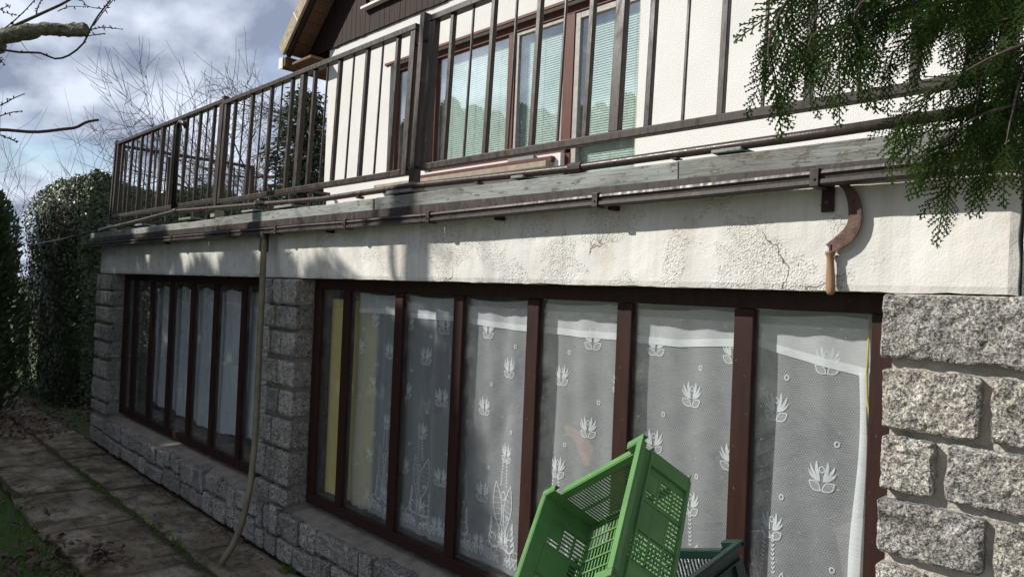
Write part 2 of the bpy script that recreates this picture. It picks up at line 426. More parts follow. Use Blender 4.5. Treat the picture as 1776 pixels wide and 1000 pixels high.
def m_ground():
    t = NT('garden_soil'); v = t.coord('Object')
    g = t.noise(v, 0.6, 4); f = t.noise(v, 26, 5, 0.7)
    c = t.ramp(g, [(0.35, (0.045, 0.075, 0.018)), (0.6, (0.07, 0.10, 0.025)), (0.75, (0.075, 0.06, 0.035))])
    c = t.mix(0.7, c, t.ramp(f, [(0.3, 0.45), (0.7, 1.2)]), 'MULTIPLY')
    t.fin(c, 0.98, t.bump(f, 0.8, 0.03))
m_ground()
def m_slab():
    t = NT('slab_concrete'); v = t.coord('Object', (1, 1, 1), True)
    a = t.noise(v, 3.5, 5, 0.6); b = t.noise(v, 60, 5, 0.7); s = t.noise(t.coord('Object', (0.4, 1.6, 1), True), 9, 5, 0.65)
    c = t.ramp(a, [(0.3, (0.110, 0.086, 0.054)), (0.5, (0.245, 0.198, 0.140)), (0.7, (0.37, 0.315, 0.255))])
    c = t.mix(0.6, c, t.ramp(s, [(0.35, 0.55), (0.6, 1.1)]), 'MULTIPLY')
    mo = t.ramp(t.noise(v, 5.5, 6, 0.7), [(0.48, 0.0), (0.60, 1.0)])
    c = t.mix(t.math('MULTIPLY', mo, 0.8), c, (0.058, 0.046, 0.016))
    c = t.mix(0.4, c, t.ramp(b, [(0.35, 0.5), (0.6, 1.15)]), 'MULTIPLY')
    t.bsdf.inputs['Specular IOR Level'].default_value = 0.2
    t.fin(c, 0.9, t.bump(t.math('ADD', b, t.math('MULTIPLY', s, 1.8)), 1.0, 0.012))
m_slab()

def m_glass(name, tint, refl_rough=0.0, dust=0.03, f0=0.045):
    t = NT(name); n = t.n
    tr = t.new('ShaderNodeBsdfTransparent'); tr.inputs['Color'].default_value = (*tint, 1)
    gl = t.new('ShaderNodeBsdfGlossy'); gl.inputs['Roughness'].default_value = refl_rough; gl.inputs['Color'].default_value = (0.95, 0.97, 1.0, 1)
    lw = t.new('ShaderNodeLayerWeight'); lw.inputs['Blend'].default_value = 0.5
    f2 = t.math('ADD', t.math('MULTIPLY', t.math('POWER', lw.outputs['Facing'], 5.0), 0.96 - f0), f0)   # Schlick, the same on both faces
    v = t.coord('Object'); wav = t.bump(t.noise(v, 1.6, 2), 0.05, 0.02); t.l.new(wav, gl.inputs['Normal'])
    mx = t.new('ShaderNodeMixShader'); t.l.new(f2, mx.inputs[0]); t.l.new(tr.outputs[0], mx.inputs[1]); t.l.new(gl.outputs[0], mx.inputs[2])
    df = t.new('ShaderNodeBsdfDiffuse'); df.inputs['Color'].default_value = (0.55, 0.56, 0.55, 1)
    d1 = t.ramp(t.noise(v, 9, 5, 0.7), [(0.35, 0.2), (0.75, 1.6)])
    sp = t.ramp(t.noise(v, 120, 2, 0.5), [(0.70, 0.0), (0.74, 6.0)])
    sc = t.ramp(t.noise(t.coord('Object', (6, 1, 60)), 2.2, 3, 0.6), [(0.68, 0.0), (0.74, 2.5)])
    dd = t.math('MULTIPLY', t.math('ADD', d1, t.math('ADD', sp, sc)), dust)
    m2 = t.new('ShaderNodeMixShader'); t.l.new(dd, m2.inputs[0]); t.l.new(mx.outputs[0], m2.inputs[1]); t.l.new(df.outputs[0], m2.inputs[2])
    t.l.new(m2.outputs[0], t.out.inputs['Surface'])
m_glass('glass_lower', (0.955, 0.965, 0.97), 0.0, 0.045, 0.07); m_glass('glass_upper', (0.95, 0.99, 0.97), 0.0, 0.03, 0.24)

def m_lace(name, opacity, dots, col=(0.88, 0.89, 0.90)):
    t = NT(name); v = t.coord('UV')
    tr = t.new('ShaderNodeBsdfTransparent'); df = t.new('ShaderNodeBsdfDiffuse'); tl = t.new('ShaderNodeBsdfTranslucent')
    df.inputs['Color'].default_value = (*col, 1); tl.inputs['Color'].default_value = (*col, 1)
    m1 = t.new('ShaderNodeMixShader'); m1.inputs[0].default_value = 0.22
    t.l.new(df.outputs[0], m1.inputs[1]); t.l.new(tl.outputs[0], m1.inputs[2])
    weave = t.ramp(t.noise(t.coord('UV', (1, 14, 1)), 25, 3, 0.6), [(0.3, opacity * 0.85), (0.7, opacity * 1.15)])
    fac = weave
    if dots:
        sep = t.new('ShaderNodeSeparateXYZ'); t.l.new(v, sep.inputs[0])
        P = 0.0082
        u = t.math('DIVIDE', sep.outputs[0], P); w = t.math('DIVIDE', sep.outputs[1], P * 0.9)
        row = t.math('FLOOR', w); odd = t.math('MULTIPLY', t.math('MODULO', row, 2.0), 0.5)
        fu = t.math('SUBTRACT', t.math('FRACT', t.math('ADD', u, odd)), 0.5); fw_ = t.math('SUBTRACT', t.math('FRACT', w), 0.5)
        r2 = t.math('ADD', t.math('MULTIPLY', fu, fu), t.math('MULTIPLY', fw_, fw_))
        dot = t.ramp(r2, [(0.016, 0.36), (0.034, 0.0)])
        fac = t.math('MINIMUM', t.math('ADD', weave, dot), 1.0)
    lw = t.new('ShaderNodeLayerWeight'); lw.inputs['Blend'].default_value = 0.5          # threads bunch up where the cloth turns edge-on
    fac = t.math('MINIMUM', t.math('ADD', fac, t.math('MULTIPLY', t.math('POWER', lw.outputs['Facing'], 2.0), 0.28)), 1.0)
    mx = t.new('ShaderNodeMixShader'); t.l.new(fac, mx.inputs[0]); t.l.new(tr.outputs[0], mx.inputs[1]); t.l.new(m1.outputs[0], mx.inputs[2])
    t.l.new(mx.outputs[0], t.out.inputs['Surface'])
m_lace('lace_net', 0.30, True, (0.88, 0.89, 0.91)); m_lace('lace_hem', 0.92, False, (0.86, 0.89, 0.89)); m_lace('lace_header', 0.56, False); m_lace('lace_motif', 0.82, False, (0.88, 0.91, 0.92)); m_lace('lace_net_dense', 0.76, True, (0.90, 0.92, 0.95))
simple('blind_slat', (0.82, 0.93, 0.88), 0.5, 0.04, 3, 0.0)
simple('inner_curtain', (0.62, 0.58, 0.48), 0.85, 0.15, 6)
M = MATS
from mathutils import noise as mnoise
def vn(x, y, z=0.0): return mnoise.noise(Vector((x, y, z)))

# ================================================================== GROUND, PATH
def kind(o, k): o['kind'] = k; return o
g = MB(); g.add([(-320, -320, -0.06), (320, -320, -0.06), (320, 320, -0.06), (-320, 320, -0.06)], [(0, 1, 2, 3)])
kind(g.build('ground', M['garden_soil']), 'structure')

kind(MB().box(-2.3, 5.0, -6.0, -0.97, -0.15, -0.02).build('yard', M['yard_concrete']), 'structure')  # unseen pale paving, added to bounce warm sunlight up onto the wall
path = kind(MB().box(-13.0, 1.6, -0.93, 0.02, -0.10, -0.012).build('path', M['moss_soil']), 'structure')
def slab(x0, x1, y0, y1, seed):
    r = random.Random(seed); nx, ny = 14, 8; v = []; f = []
    tx, ty, tz = r.uniform(-.012, .012), r.uniform(-.010, .010), r.uniform(-.006, .006)
    for j in range(ny + 1):
        for i in range(nx + 1):
            u, w = i / nx, j / ny
            x = x0 + (x1 - x0) * u; y = y0 + (y1 - y0) * w
            e = 0.022
            if i in (0, nx): x += e * vn(seed, y * 6, 1)
            if j in (0, ny): y += e * vn(x * 6, seed, 2)
            z = tz + tx * (u - .5) + ty * (w - .5) + 0.004 * vn(x * 5, y * 5, seed) + 0.002 * vn(x * 17, y * 17, seed)
            if i in (0, nx) or j in (0, ny): z -= 0.007
            v.append((x, y, z))
    for j in range(ny):
        for i in range(nx):
            a = j * (nx + 1) + i; f.append((a, a + 1, a + nx + 2, a + nx + 1))
    ring = [i for i in range(nx + 1)] + [(j * (nx + 1) + nx) for j in range(1, ny + 1)] + [ny * (nx + 1) + i for i in range(nx - 1, -1, -1)] + [j * (nx + 1) for j in range(ny - 1, 0, -1)]
    k = len(v)
    for q in ring: v.append((v[q][0], v[q][1], -0.05))
    n = len(ring)
    for q in range(n): f.append((ring[q], k + q, k + (q + 1) % n, ring[(q + 1) % n]))
    mesh_obj('paving_slab', v, f, M['slab_concrete'], path, smooth=True, origin=((x0 + x1) / 2, (y0 + y1) / 2, 0))
jl = [-12.2, -11.2, -10.2, -9.15, -8.13, -7.22, -6.2, -5.22, -4.24, -3.25, -2.3, -1.3, -0.3, 0.7, 1.6]
jr = [-12.4, -11.4, -10.5, -9.5, -8.62, -7.3, -6.02, -4.38, -3.4, -2.4, -1.5, -0.6, 0.4, 1.6]
for i in range(len(jl) - 1): slab(jl[i] + .012, jl[i + 1] - .012, -0.92 + rnd.uniform(-.03, .03), -0.415, i + 3)
for i in range(len(jr) - 1): slab(jr[i] + .012, jr[i + 1] - .012, -0.372, -0.022, i + 40)

# ================================================================== HOUSE
YH = 2.40                                                   # upper house front
house = empty('house', (-3.5, 1.2, 0.0), 'white rendered house with stone basement, terrace and dark boarded gable', 'house')

def rock(parent, x0, x1, z0, z1, yf, yb, prof, nx, nz, seed, mat, rough=0.006, jag=0.005):
    w, h = x1 - x0, z1 - z0; cx, cz = (x0 + x1) / 2, (z0 + z1) / 2
    v = []; f = []; edge = min(0.008, 0.15 * min(w, h)); s = seed * 3.17
    for j in range(nz + 1):
        for i in range(nx + 1):
            u, t = i / nx, j / nz
            x = x0 + w * u; z = z0 + h * t
            e = min(u * w, (1 - u) * w, t * h, (1 - t) * h)
            k = min(e / edge, 1.0); k = k * (2 - k)
            jx = jag * (vn(s, z * 13, 3.3) + .8 * vn(s, z * 45, 1.3)); jz = jag * (vn(x * 13, s, 7.7) + .8 * vn(x * 45, s, 2.7))
            fall = max(0, 1 - e / 0.02)
            if u < .5: x += jx * fall
            else: x -= jx * fall
            if t < .5: z += jz * fall
            else: z -= jz * fall
            # clipped corners
            cu, ctt = min(u * w, (1 - u) * w), min(t * h, (1 - t) * h)
            cc = max(0, 0.008 - (cu + ctt)) * 0.4
            x += cc if u < .5 else -cc; z += cc if t < .5 else -cc
            y = yf + prof * .30 * (1 - k) + .010 * max(0.0, vn(x * 30 + s, z * 30, s) - .05) * max(0.0, 1 - e / .022) - rough * (1.0 * vn(x * 14 + s, z * 14, s) + 0.9 * vn(x * 38, z * 38 + s, s) + 0.45 * vn(x * 90, z * 90, s)) * (0.35 + 0.65 * k)
            v.append((x, y, z))
    for j in range(nz):
        for i in range(nx):
            a = j * (nx + 1) + i; f.append((a, a + 1, a + nx + 2, a + nx + 1))
    ring = [i for i in range(nx + 1)] + [(j * (nx + 1) + nx) for j in range(1, nz + 1)] + [nz * (nx + 1) + i for i in range(nx - 1, -1, -1)] + [j * (nx + 1) for j in range(nz - 1, 0, -1)]
    n = len(ring); k0 = len(v)
    for q in ring: v.append(v[q])
    k1 = len(v)
    for q in ring:
        x, y, z = v[q]; v.append((x, yb, z))
    for q in range(n): f.append((k0 + q, k1 + q, k1 + (q + 1) % n, k0 + (q + 1) % n))
    return mesh_obj('stone', v, f, M[mat], parent, smooth=False, origin=(cx, yf, cz))

# --- stone piers (mortar core + granite blocks)
left_pier = MB().box(-7.96, -7.515, 0.020, 0.40, 0.0, 1.646).build('stone_pier', M['mortar_dark'], house)
mid_pier = MB().box(-4.285, -3.885, 0.020, 0.40, 0.0, 1.646).build('stone_pier', M['mortar_dark'], house)
right_wall = MB().box(-0.655, 1.40, -0.010, 0.40, 0.0, 1.646).build('stone_wall', M['mortar'], house)
rows = [(1.638, 1.492), (1.477, 1.348), (1.326, 1.186), (1.156, 1.012), (.985, .842), (.812, .647), (.63, .439), (.412, .322)]
R_ = random.Random(11)
for k, (zt, zb) in enumerate(rows):
    cuts = [-4.30, -4.17, -4.04, -3.868] if k in (0, 2, 4, 6) else [-4.30, [-4.13, -4.08, -4.12, -4.10][k // 2], -3.868]
    for i in range(len(cuts) - 1):
        last = i == len(cuts) - 2
        rock(mid_pier, cuts[i] + .009, cuts[i + 1] - (0 if last else .009), zb, zt, -0.022 - R_.uniform(0, .012), 0.095 if last else 0.03, 0.024, 12, 12, 100 + k * 5 + i, 'granite_pier')
    cuts = [-7.975, -7.80 + (.05 if k % 2 else -.03), -7.50]
    for i in range(2):
        rock(left_pier, cuts[i] + .009, cuts[i + 1] - (.009 if i == 0 else 0), zb, zt, -0.022 - R_.uniform(0, .012), 0.095 if i else 0.03, 0.024, 9, 8, 160 + k * 5 + i, 'granite_dark')
rw = [(1.642, 1.487, [-.672, -.02, .40, 1.0]), (1.450, 1.305, [-.665, -.456, -.421, -.13, .2, .62, 1.0]), (1.278, 1.150, [-.662, -.549, -.511, -.20, .15, .5, 1.0]),
      (1.115, .990, [-.664, -.440, -.408, -.12, .2, .6, 1.0]), (.948, .815, [-.664, -.560, -.52, -.2, .2, .6, 1.0]), (.785, .645, [-.664, -.42, -.385, -.05, .3, .6, 1.0]),
      (.615, .48, [-.664, -.54, -.505, -.2, .2, .6, 1.0]), (.45, .32, [-.664, -.40, -.37, -.05, .3, .6, 1.0]), (.29, .03, [-.664, -.45, -.41, -.1, .3, .6, 1.0])]
for k, (zt, zb, c) in enumerate(rw):
    if k == 0: spans = [(c[0], c[1]), (c[1] + .035, c[2]), (c[2] + .035, c[3])]
    else: spans = [(c[0], c[1]), (c[2], c[3]), (c[3] + .035, c[4]), (c[4] + .035, c[5]), (c[5] + .035, c[6])]
    for i, (a, b) in enumerate(spans):
        near = b < 0.05 and k < 6
        n = (max(14, int((b - a) / .0060)), max(12, int((zt - zb) / .0060))) if near else (10, 7)
        rock(right_wall, a - (.005 if i else .002), b + .006, zb - .005, zt + (.004 if k else 0), -0.036 - R_.uniform(0, .010), 0.03, 0.020, n[0], n[1], 220 + k * 7 + i, 'granite', 0.0085 if near else .007, 0.0045)

# --- plinth under the windows
plinth = MB()
plinth.hexa([(-7.95, 0.012, 0), (-0.668, 0.012, 0), (-0.668, 0.40, 0), (-7.95, 0.40, 0), (-7.95, 0.012, 0.285), (-0.668, 0.012, 0.285), (-0.668, 0.40, 0.345), (-7.95, 0.40, 0.345)])
plinth = plinth.build('plinth', M['mortar_dark'], house)
x = -7.97; i = 0
while x < -0.70:
    r = R_.random(); i += 1
    if r < 0.22:                                            # a tall stone through both courses
        w = R_.uniform(.10, .17); rock(plinth, x + .008, x + w - .008, .02, .285 + R_.uniform(-.015, .015), -0.038, .10, .026, 9, 14, 400 + i, 'granite_dark'); x += w; continue
    w = R_.uniform(.26, .46); zm = R_.uniform(.125, .165); kk = 0
    for lo, hi in ((.015, zm - .008), (zm + .008, .288)):
        nn = R_.choice((1, 2, 2, 3)) if hi > .2 else R_.choice((1, 2, 2)); c = [x] + sorted(x + w * (q + 1 + R_.uniform(-.18, .18)) / nn for q in range(nn - 1)) + [x + w]
        for a, b in zip(c, c[1:]):
            kk += 1; top = hi > .2
            rock(plinth, a + .008, b - .008, lo, hi + (R_.uniform(-.02, .012) if top else 0), -0.028 - R_.uniform(0, .018), .10 if top else .03, .024, 9, 8, 500 + i * 9 + kk, 'granite_dark')
    x += w

# --- rendered lintel band, terrace deck, edge beam
def band(x0, x1, z0, z1, y, nx, nz, name, mat, depth=0.34):
    v = []; f = []
    for j in range(nz + 1):
        for i in range(nx + 1):
            xx = x0 + (x1 - x0) * i / nx; zz = z0 + (z1 - z0) * j / nz
            yy = y + 0.004 * vn(xx * 2.3, zz * 5, 1.1) + 0.0025 * vn(xx * 9, zz * 9, 4.1) + 0.0012 * vn(xx * 28, zz * 28, 9.1)
            if j == 0: yy += 0.004; zz += 0.005 * vn(xx * 7, 3, 1) + 0.003 * vn(xx * 25, 3, 1)
            if i == nx: xx += 0.006 * vn(2, zz * 12, 3); yy += .008
            v.append((xx, yy, zz))
    for j in range(nz):
        for i in range(nx):
            a = j * (nx + 1) + i; f.append((a, a + 1, a + nx + 2, a + nx + 1))
    ring = [i for i in range(nx + 1)] + [(j * (nx + 1) + nx) for j in range(1, nz + 1)] + [nz * (nx + 1) + i for i in range(nx - 1, -1, -1)] + [j * (nx + 1) for j in range(nz - 1, 0, -1)]
    k = len(v); n = len(ring)
    for q in ring: v.append((v[q][0], y + depth, v[q][2]))
    for q in range(n): f.append((ring[q], k + q, k + (q + 1) % n, ring[(q + 1) % n]))
    return mesh_obj(name, v, f, M[mat], house)
band(-7.935, -0.392, 1.650, 1.9720, 0.0, 420, 18, 'lintel', 'stucco_flaking')
MB().box(-0.386, 1.40, 0.02, 0.34, 1.648, 1.972).build('lintel', M['stucco'], house)
MB().box(-7.90, 1.40, 0.0 + .005, YH + 0.2, 1.976, 2.055).build('terrace_deck', M['terrace_concrete'], house)
# timber edge beam in three butted lengths, slightly uneven
def plank_beam(x0, x1, dz, dy, seed):
    n = max(6, int((x1 - x0) / .05)); v = []; f = []
    for i in range(n + 1):
        xx = x0 + (x1 - x0) * i / n; a = 0.004 * vn(xx * 3, seed, 0); b = 0.004 * vn(xx * 5, seed, 5)
        for (yy, zz) in ((-0.052, 1.988), (-0.055, 2.052), (-0.004, 2.060), (-0.004, 1.988)):
            v.append((xx, yy + dy + b * .6, zz + dz + (a if zz > 2 else b * .5)))
    for i in range(n):
        for q in range(4): f.append((i * 4 + q, i * 4 + (q + 1) % 4, i * 4 + 4 + (q + 1) % 4, i * 4 + 4 + q))
    f.append((3, 2, 1, 0)); f.append(tuple(n * 4 + q for q in range(4)))
    mesh_obj('edge_beam', v, f, M['weathered_beam'], house, bevel=0.004, origin=((x0 + x1) / 2, -.03, 2.02))
plank_beam(-8.17, -5.02, -0.012, 0.0, 3); plank_beam(-5.015, -3.05, -0.004, -0.004, 5); plank_beam(-3.045, -1.30, 0.0, 0.002, 9); plank_beam(-1.295, 1.3, 0.0, -0.002, 13)
for (px, w, hh) in ((500, .22, .014), (700, .20, .016), (1265, .10, .012), (905, .07, .012), (440, .20, .012), (330, .25, .016), (250, .18, .014)):
    p = onY(px, 300, -0.03); MB().box(p[0] - w / 2, p[0] + w / 2, -0.058, 0.06, 2.0615, 2.0615 + hh).build('coping_slate', M['weathered_beam'], house, bevel=.003)
# room shell behind the lower windows
shell = MB(); shell.box(-7.95, -7.80, 0.402, 3.55, 0.0, 1.974); shell.box(1.25, 1.40, 0.402, 3.55, 0, 1.974); shell.box(-7.95, 1.40, 3.552, 3.70, 0, 1.974)
shell.build('basement_wall', M['interior'], house)
MB().box(-7.79, 1.24, 0.404, 3.55, -0.02, 0.05).build('basement_floor', M['floor_tile'], house)

# --- lower windows
YF = 0.10
def lower_window(x0, x1, mull, name_seed):
    fr = MB()
    fr.box(x0, x1, YF, YF + .075, .335, .392)                       # bottom rail
    fr.box(x0, x1, YF + .002, YF + .075, 1.590, 1.648)              # head
    fr.box(x0, x0 + .072, YF - .002, YF + .075, .392, 1.590)
    fr.box(x1 - .085, x1, YF - .002, YF + .075, .392, 1.590)
    w = fr.build('window', M['frame_paint'], house, bevel=.003)
    edges = [x0 + .072] + [q for a in mull for q in (a, a + .066)] + [x1 - .085]
    for k, a in enumerate(mull):
        MB().box(a, a + .066, YF, YF + .042, .393, 1.589).build('mullion', M['frame_paint'], w, bevel=.003, origin=(a, YF, .39))
    for k in range(0, len(edges), 2):
        a, b = edges[k], edges[k + 1]
        MB().box(a - .004, b + .004, YF + .018, YF + .022, .388, 1.594).build('pane', M['glass_lower'], w, origin=(a, YF, .39))
        MB().box(a, b, YF + .0235, YF + .034, .3925, .404).build('glazing_bead', M['frame_dark'], w)
    return w
mull1 = [-7.224, -6.764, -6.293, -5.822, -5.369, -4.889]
mull2 = [-3.552, -3.052, -2.583, -2.104, -1.638, -1.167]
lower_window(-7.498, -4.302, mull1, 1)
lower_window(-3.866, -0.662, mull2, 2)

# --- upper wall with openings (Y = YH)
xw0 = onY(674, 200, YH)[0]; xw1 = onY(733, 200, YH)[0]
xa = onY(741, 200, YH)[0]; xb = onY(878, 150, YH)[0]; xc = onY(977, 150, YH)[0]; xd = onY(1106, 150, YH)[0]
zt = onY(749, 88, YH)[2]; zb = onY(743, 299, YH)[2]
XL, XR = -7.95, 1.5; ZC = 4.50; T = 0.30
wall = MB()
wall.box(XL, xw0, YH, YH + T, 2.056, ZC); wall.box(xw1, xa, YH, YH + T, 2.056, ZC)
wall.box(xw0, xw1, YH, YH + T, zt, ZC); wall.box(xw0, xw1, YH, YH + T, 2.056, zb)
wall.box(xa, xd, YH, YH + T, zt, ZC); wall.box(xa, xc, YH, YH + T, 2.056, zb)
wall.box(xd, XR, YH, YH + T, 2.056, ZC)
wall.box(XL, XL + T, YH + T, YH + 9, 0.0, ZC + .4); wall.box(XR - T, XR, YH + T, YH + 9, 2.056, ZC); wall.box(XL + T, XR - T, YH + 8.7, YH + 9, 2.056, ZC)
wall.build('upper_wall', M['render_upper'], house)
MB().box(XL + T, XR - T, YH + T, YH + 8.7, 2.40, 2.44).build('upper_floor', M['floor_tile'], house)
MB().box(XL + T, XR - T, YH + T, YH + 8.7, ZC, ZC + .04).build('upper_ceiling', M['interior'], house)

def sash(parent, x0, x1, z0, z1, y, fw, mat, name='sash'):
    s = MB(); s.box(x0, x1, y, y + .05, z0, z0 + fw); s.box(x0, x1, y, y + .05, z1 - fw, z1)
    s.box(x0, x0 + fw, y + .001, y + .049, z0 + fw, z1 - fw); s.box(x1 - fw, x1, y + .001, y + .049, z0 + fw, z1 - fw)
    o = s.build(name, M[mat], parent, bevel=.003)
    return o
def blind(parent, x0, x1, z0, z1, y, pitch=.0205):
    b = MB(); z = z0
    while z < z1:
        b.add([(x0, y, z), (x1, y, z), (x1, y + .0055, z + .0198), (x0, y + .0055, z + .0198)], [(0, 1, 2, 3)]); z += pitch
    for q in range(3):
        xx = x0 + (x1 - x0) * (q + .5) / 3; b.tube([(xx, y - .003, z0), (xx, y - .003, z1)], .0015, 4)
    o = b.build('blind', M['blind_slat'], parent); o['kind'] = 'stuff'
def pane(parent, x0, x1, z0, z1, y): MB().box(x0, x1, y, y + .004, z0, z1).build('pane', M['glass_upper'], parent, origin=(x0, y, z0))
yw = YH + .05
win = MB(); win.box(xw0, xw1, yw, yw + .07, zb, zb + .05); win.box(xw0, xw1, yw, yw + .07, zt - .07, zt); win.box(xw0, xw0 + .06, yw + .001, yw + .069, zb + .05, zt - .07); win.box(xw1 - .06, xw1, yw + .001, yw + .069, zb + .05, zt - .07)
win = win.build('narrow_window', M['frame_red'], house, bevel=.003); win['label'] = 'narrow window with beige curtain'
pane(win, xw0 + .055, xw1 - .055, zb + .045, zt - .065, yw + .03)
v = []; f = []
for i in range(41):
    xx = xw0 + .05 + (xw1 - xw0 - .1) * i / 40; yy = yw + .12 + .018 * math.sin(i * 1.1)
    v += [(xx, yy, zb), (xx, yy, zt)]
for i in range(40): f.append((2 * i, 2 * i + 2, 2 * i + 3, 2 * i + 1))
mesh_obj('curtain', v, f, M['inner_curtain'], win, smooth=True)
big = MB(); big.box(xa, xd, yw, yw + .08, zt - .075, zt); big.box(xa, xc, yw, yw + .08, zb, zb + .055)
big.box(xa, xa + .06, yw + .001, yw + .079, zb + .055, zt - .075); big.box(xb - .045, xb + .045, yw + .001, yw + .079, zb + .055, zt - .075)
big.box(xc - .055, xc + .055, yw + .001, yw + .079, zb + .055, zt - .075)
big = big.build('wide_window', M['frame_red'], house, bevel=.003)
pane(big, xa + .058, xb - .043, zb + .053, zt - .073, yw + .03)
blind(big, xa + .065, xb - .05, zb + .06, zt - .08, yw + .085)
s1 = sash(big, xb + .046, xc - .056, zb + .056, zt - .076, yw + .012, .034, 'sash_grey'); pane(s1, xb + .075, xc - .085, zb + .085, zt - .105, yw + .03)
blind(big, xb + .05, xc - .06, zb + .06, zt - .08, yw + .085)
door = MB(); zd = 2.10; zm = onY(1040, 236, YH)[2]
door.box(xc + .057, xc + .11, yw + .01, yw + .06, zd, zt - .077); door.box(xd - .055, xd - .001, yw + .01, yw + .06, zd, zt - .077)
door.box(xc + .11, xd - .055, yw + .011, yw + .059, zt - .13, zt - .077); door.box(xc + .11, xd - .055, yw + .011, yw + .059, zm - .03, zm + .025); door.box(xc + .11, xd - .055, yw + .011, yw + .059, zd, zd + .09)
door = door.build('balcony_door', M['sash_grey'], house, bevel=.003)
MB().box(xc - .002, xc + .055, yw + .002, yw + .07, 2.06, zb - .001).build('door_post', M['frame_red'], door)
pane(door, xc + .105, xd - .05, zm + .02, zt - .125, yw + .03); pane(door, xc + .105, xd - .05, zd + .085, zm - .025, yw + .03)
blind(door, xc + .08, xd - .02, zd + .03, zt - .08, yw + .085)
# head drip strips and sills
MB().box(xa - .02, xd, YH - .02, YH + .05, zt + .001, zt + .024).build('head_strip', M['frame_red'], house)
MB().box(xw0 - .09, xw1 + .02, YH - .02, YH + .05, zt + .001, zt + .024).build('head_strip', M['frame_red'], house)
MB().box(xw0 - .08, xc - .07, YH - .10, YH - .001, zb - .125, zb - .075).build('window_sill', M['sill_stone'], house, bevel=.006)
MB().box(xa - .02, xc - .06, YH - .045, YH - .001, zb - .073, zb - .028).build('sill_board', M['frame_red'], house, bevel=.004)
MB().box(xb + .1, xb + .42, YH - .04, YH - .005, zb - .026, zb + .002).build('brush_pad', M['mop_pad'], house)

# --- gable: boards, roof, soffit
SL = 0.93; XE = -8.46; ZE = 4.51                             # roof underside line at the front wall: z = ZE + SL (x - XE)
XRG = -3.2; ZR = ZE + SL * (XRG - XE)
def zroof(x): return ZE + SL * ((x - XE) if x < XRG else (2 * XRG - x - XE))
clad = MB(); clad.add([(XE + .06, YH + .02, ZC), (2 * XRG - XE - .06, YH + .02, ZC), (XRG, YH + .02, ZR - .05)], [(0, 1, 2)])
clad = clad.build('gable', M['cladding'], house)
xx = XE + .05; k = 0
gw0, gw1, gz0, gz1 = onY(640, 14, YH)[0], onY(640, 14, YH)[0] + 1.1, onY(650, 11, YH)[2], onY(650, 11, YH)[2] + 1.0
while xx < 2 * XRG - XE - .1:
    w = .098; x1 = xx + w; k += 1
    parts = [(ZC + rnd.uniform(-.006, .004), None)]
    za, zb_ = zroof(xx) - .004, zroof(x1) - .004
    if x1 > gw0 and xx < gw1: segs = [(ZC, gz0, gz0), (gz1, za, zb_)]
    else: segs = [(ZC + rnd.uniform(-.006, .004), za, zb_)]
    y0 = YH - .024 - rnd.uniform(0, .004)
    for lo, ta, tb in segs:
        if min(ta, tb) - lo < .01: continue
        b = MB(); b.hexa([(xx + .003, y0, lo), (x1 - .003, y0, lo), (x1 - .003, YH + .012, lo), (xx + .003, YH + .012, lo), (xx + .003, y0, ta), (x1 - .003, y0, tb), (x1 - .003, YH + .012, tb), (xx + .003, YH + .012, ta)])
        b.build('plank', M['cladding'], clad, origin=(xx, y0, lo))
    xx = x1
gw = MB(); gw.box(gw0 + .03, gw1 - .03, YH - .01, YH + .01, gz0 + .02, gz0 + .09); gw.box(gw0 + .03, gw1 - .03, YH - .01, YH + .01, gz1 - .08, gz1 - .01); gw.box(gw0 + .03, gw0 + .1, YH - .009, YH + .009, gz0 + .09, gz1 - .08); gw.box(gw1 - .1, gw1 - .03, YH - .009, YH + .009, gz0 + .09, gz1 - .08)
gw = gw.build('gable_window', M['frame_dark'], house); pane(gw, gw0 + .09, gw1 - .09, gz0 + .08, gz1 - .07, YH)
MB().box(gw0 - .02, gw1 + .02, YH - .10, YH - .030, gz0 - .03, gz0 - .004).build('sill', M['white_trim'], gw)
OV = 0.30; NRM = np.array([-SL, 0, 1.0]) / math.hypot(SL, 1)
Lr = math.hypot(XRG - XE, ZR - ZE); DIR = np.array([1, 0, SL]) / math.hypot(1, SL)
def rp(s, y, n): return np.array([XE, y, ZE]) + DIR * s + NRM * n                # roof coordinates: along slope, depth, normal
def rbox(name, s0, s1, y0, y1, n0, n1, mat, parent, bev=0.0, mirror=False):
    q = [rp(s0, y0, n0), rp(s1, y0, n0), rp(s1, y1, n0), rp(s0, y1, n0), rp(s0, y0, n1), rp(s1, y0, n1), rp(s1, y1, n1), rp(s0, y1, n1)]
    fl = None
    if mirror: q = [np.array([2 * XRG - p[0], p[1], p[2]]) for p in q]
    b = MB(); b.hexa(q if not mirror else [q[1], q[0], q[3], q[2], q[5], q[4], q[7], q[6]])
    return b.build(name, M[mat], parent, bevel=bev, origin=tuple(q[0]))
roof = rbox('roof', -.05, Lr, YH - OV + .02, YH + 9.3, .022, .11, 'roof_tile', house)
rbox('roof_side', -.05, Lr, YH - OV + .02, YH + 9.3, .022, .11, 'roof_tile', house, mirror=True)
s = 0.0
while s < Lr - .16:                                          # soffit boards under the verge
    rbox('soffit_board', s + .003, s + .152, YH - OV + .045, YH - .03, 0.0 + rnd.uniform(0, .003), .020, 'soffit_wood', roof); s += .155
rbox('barge_board', -.04, Lr, YH - OV - .005, YH - OV + .042, -.055, .05, 'cladding', roof)
s = -.06; k = 0
while s < Lr:
    rbox('verge_tile', s + .004, s + .50, YH - OV - .045, YH - OV - .008, -.005, .165, 'verge_tile', roof, .006)
    rbox('verge_seam', s + .494, s + .510, YH - OV - .049, YH - OV - .046, -.005, .165, 'white_trim', roof); s += .50
MB().box(XE - .16, XE - .01, YH - OV - .02, YH + 9.3, ZE - .19, ZE - .055).build('eave_gutter', M['fascia'], house, bevel=.02)
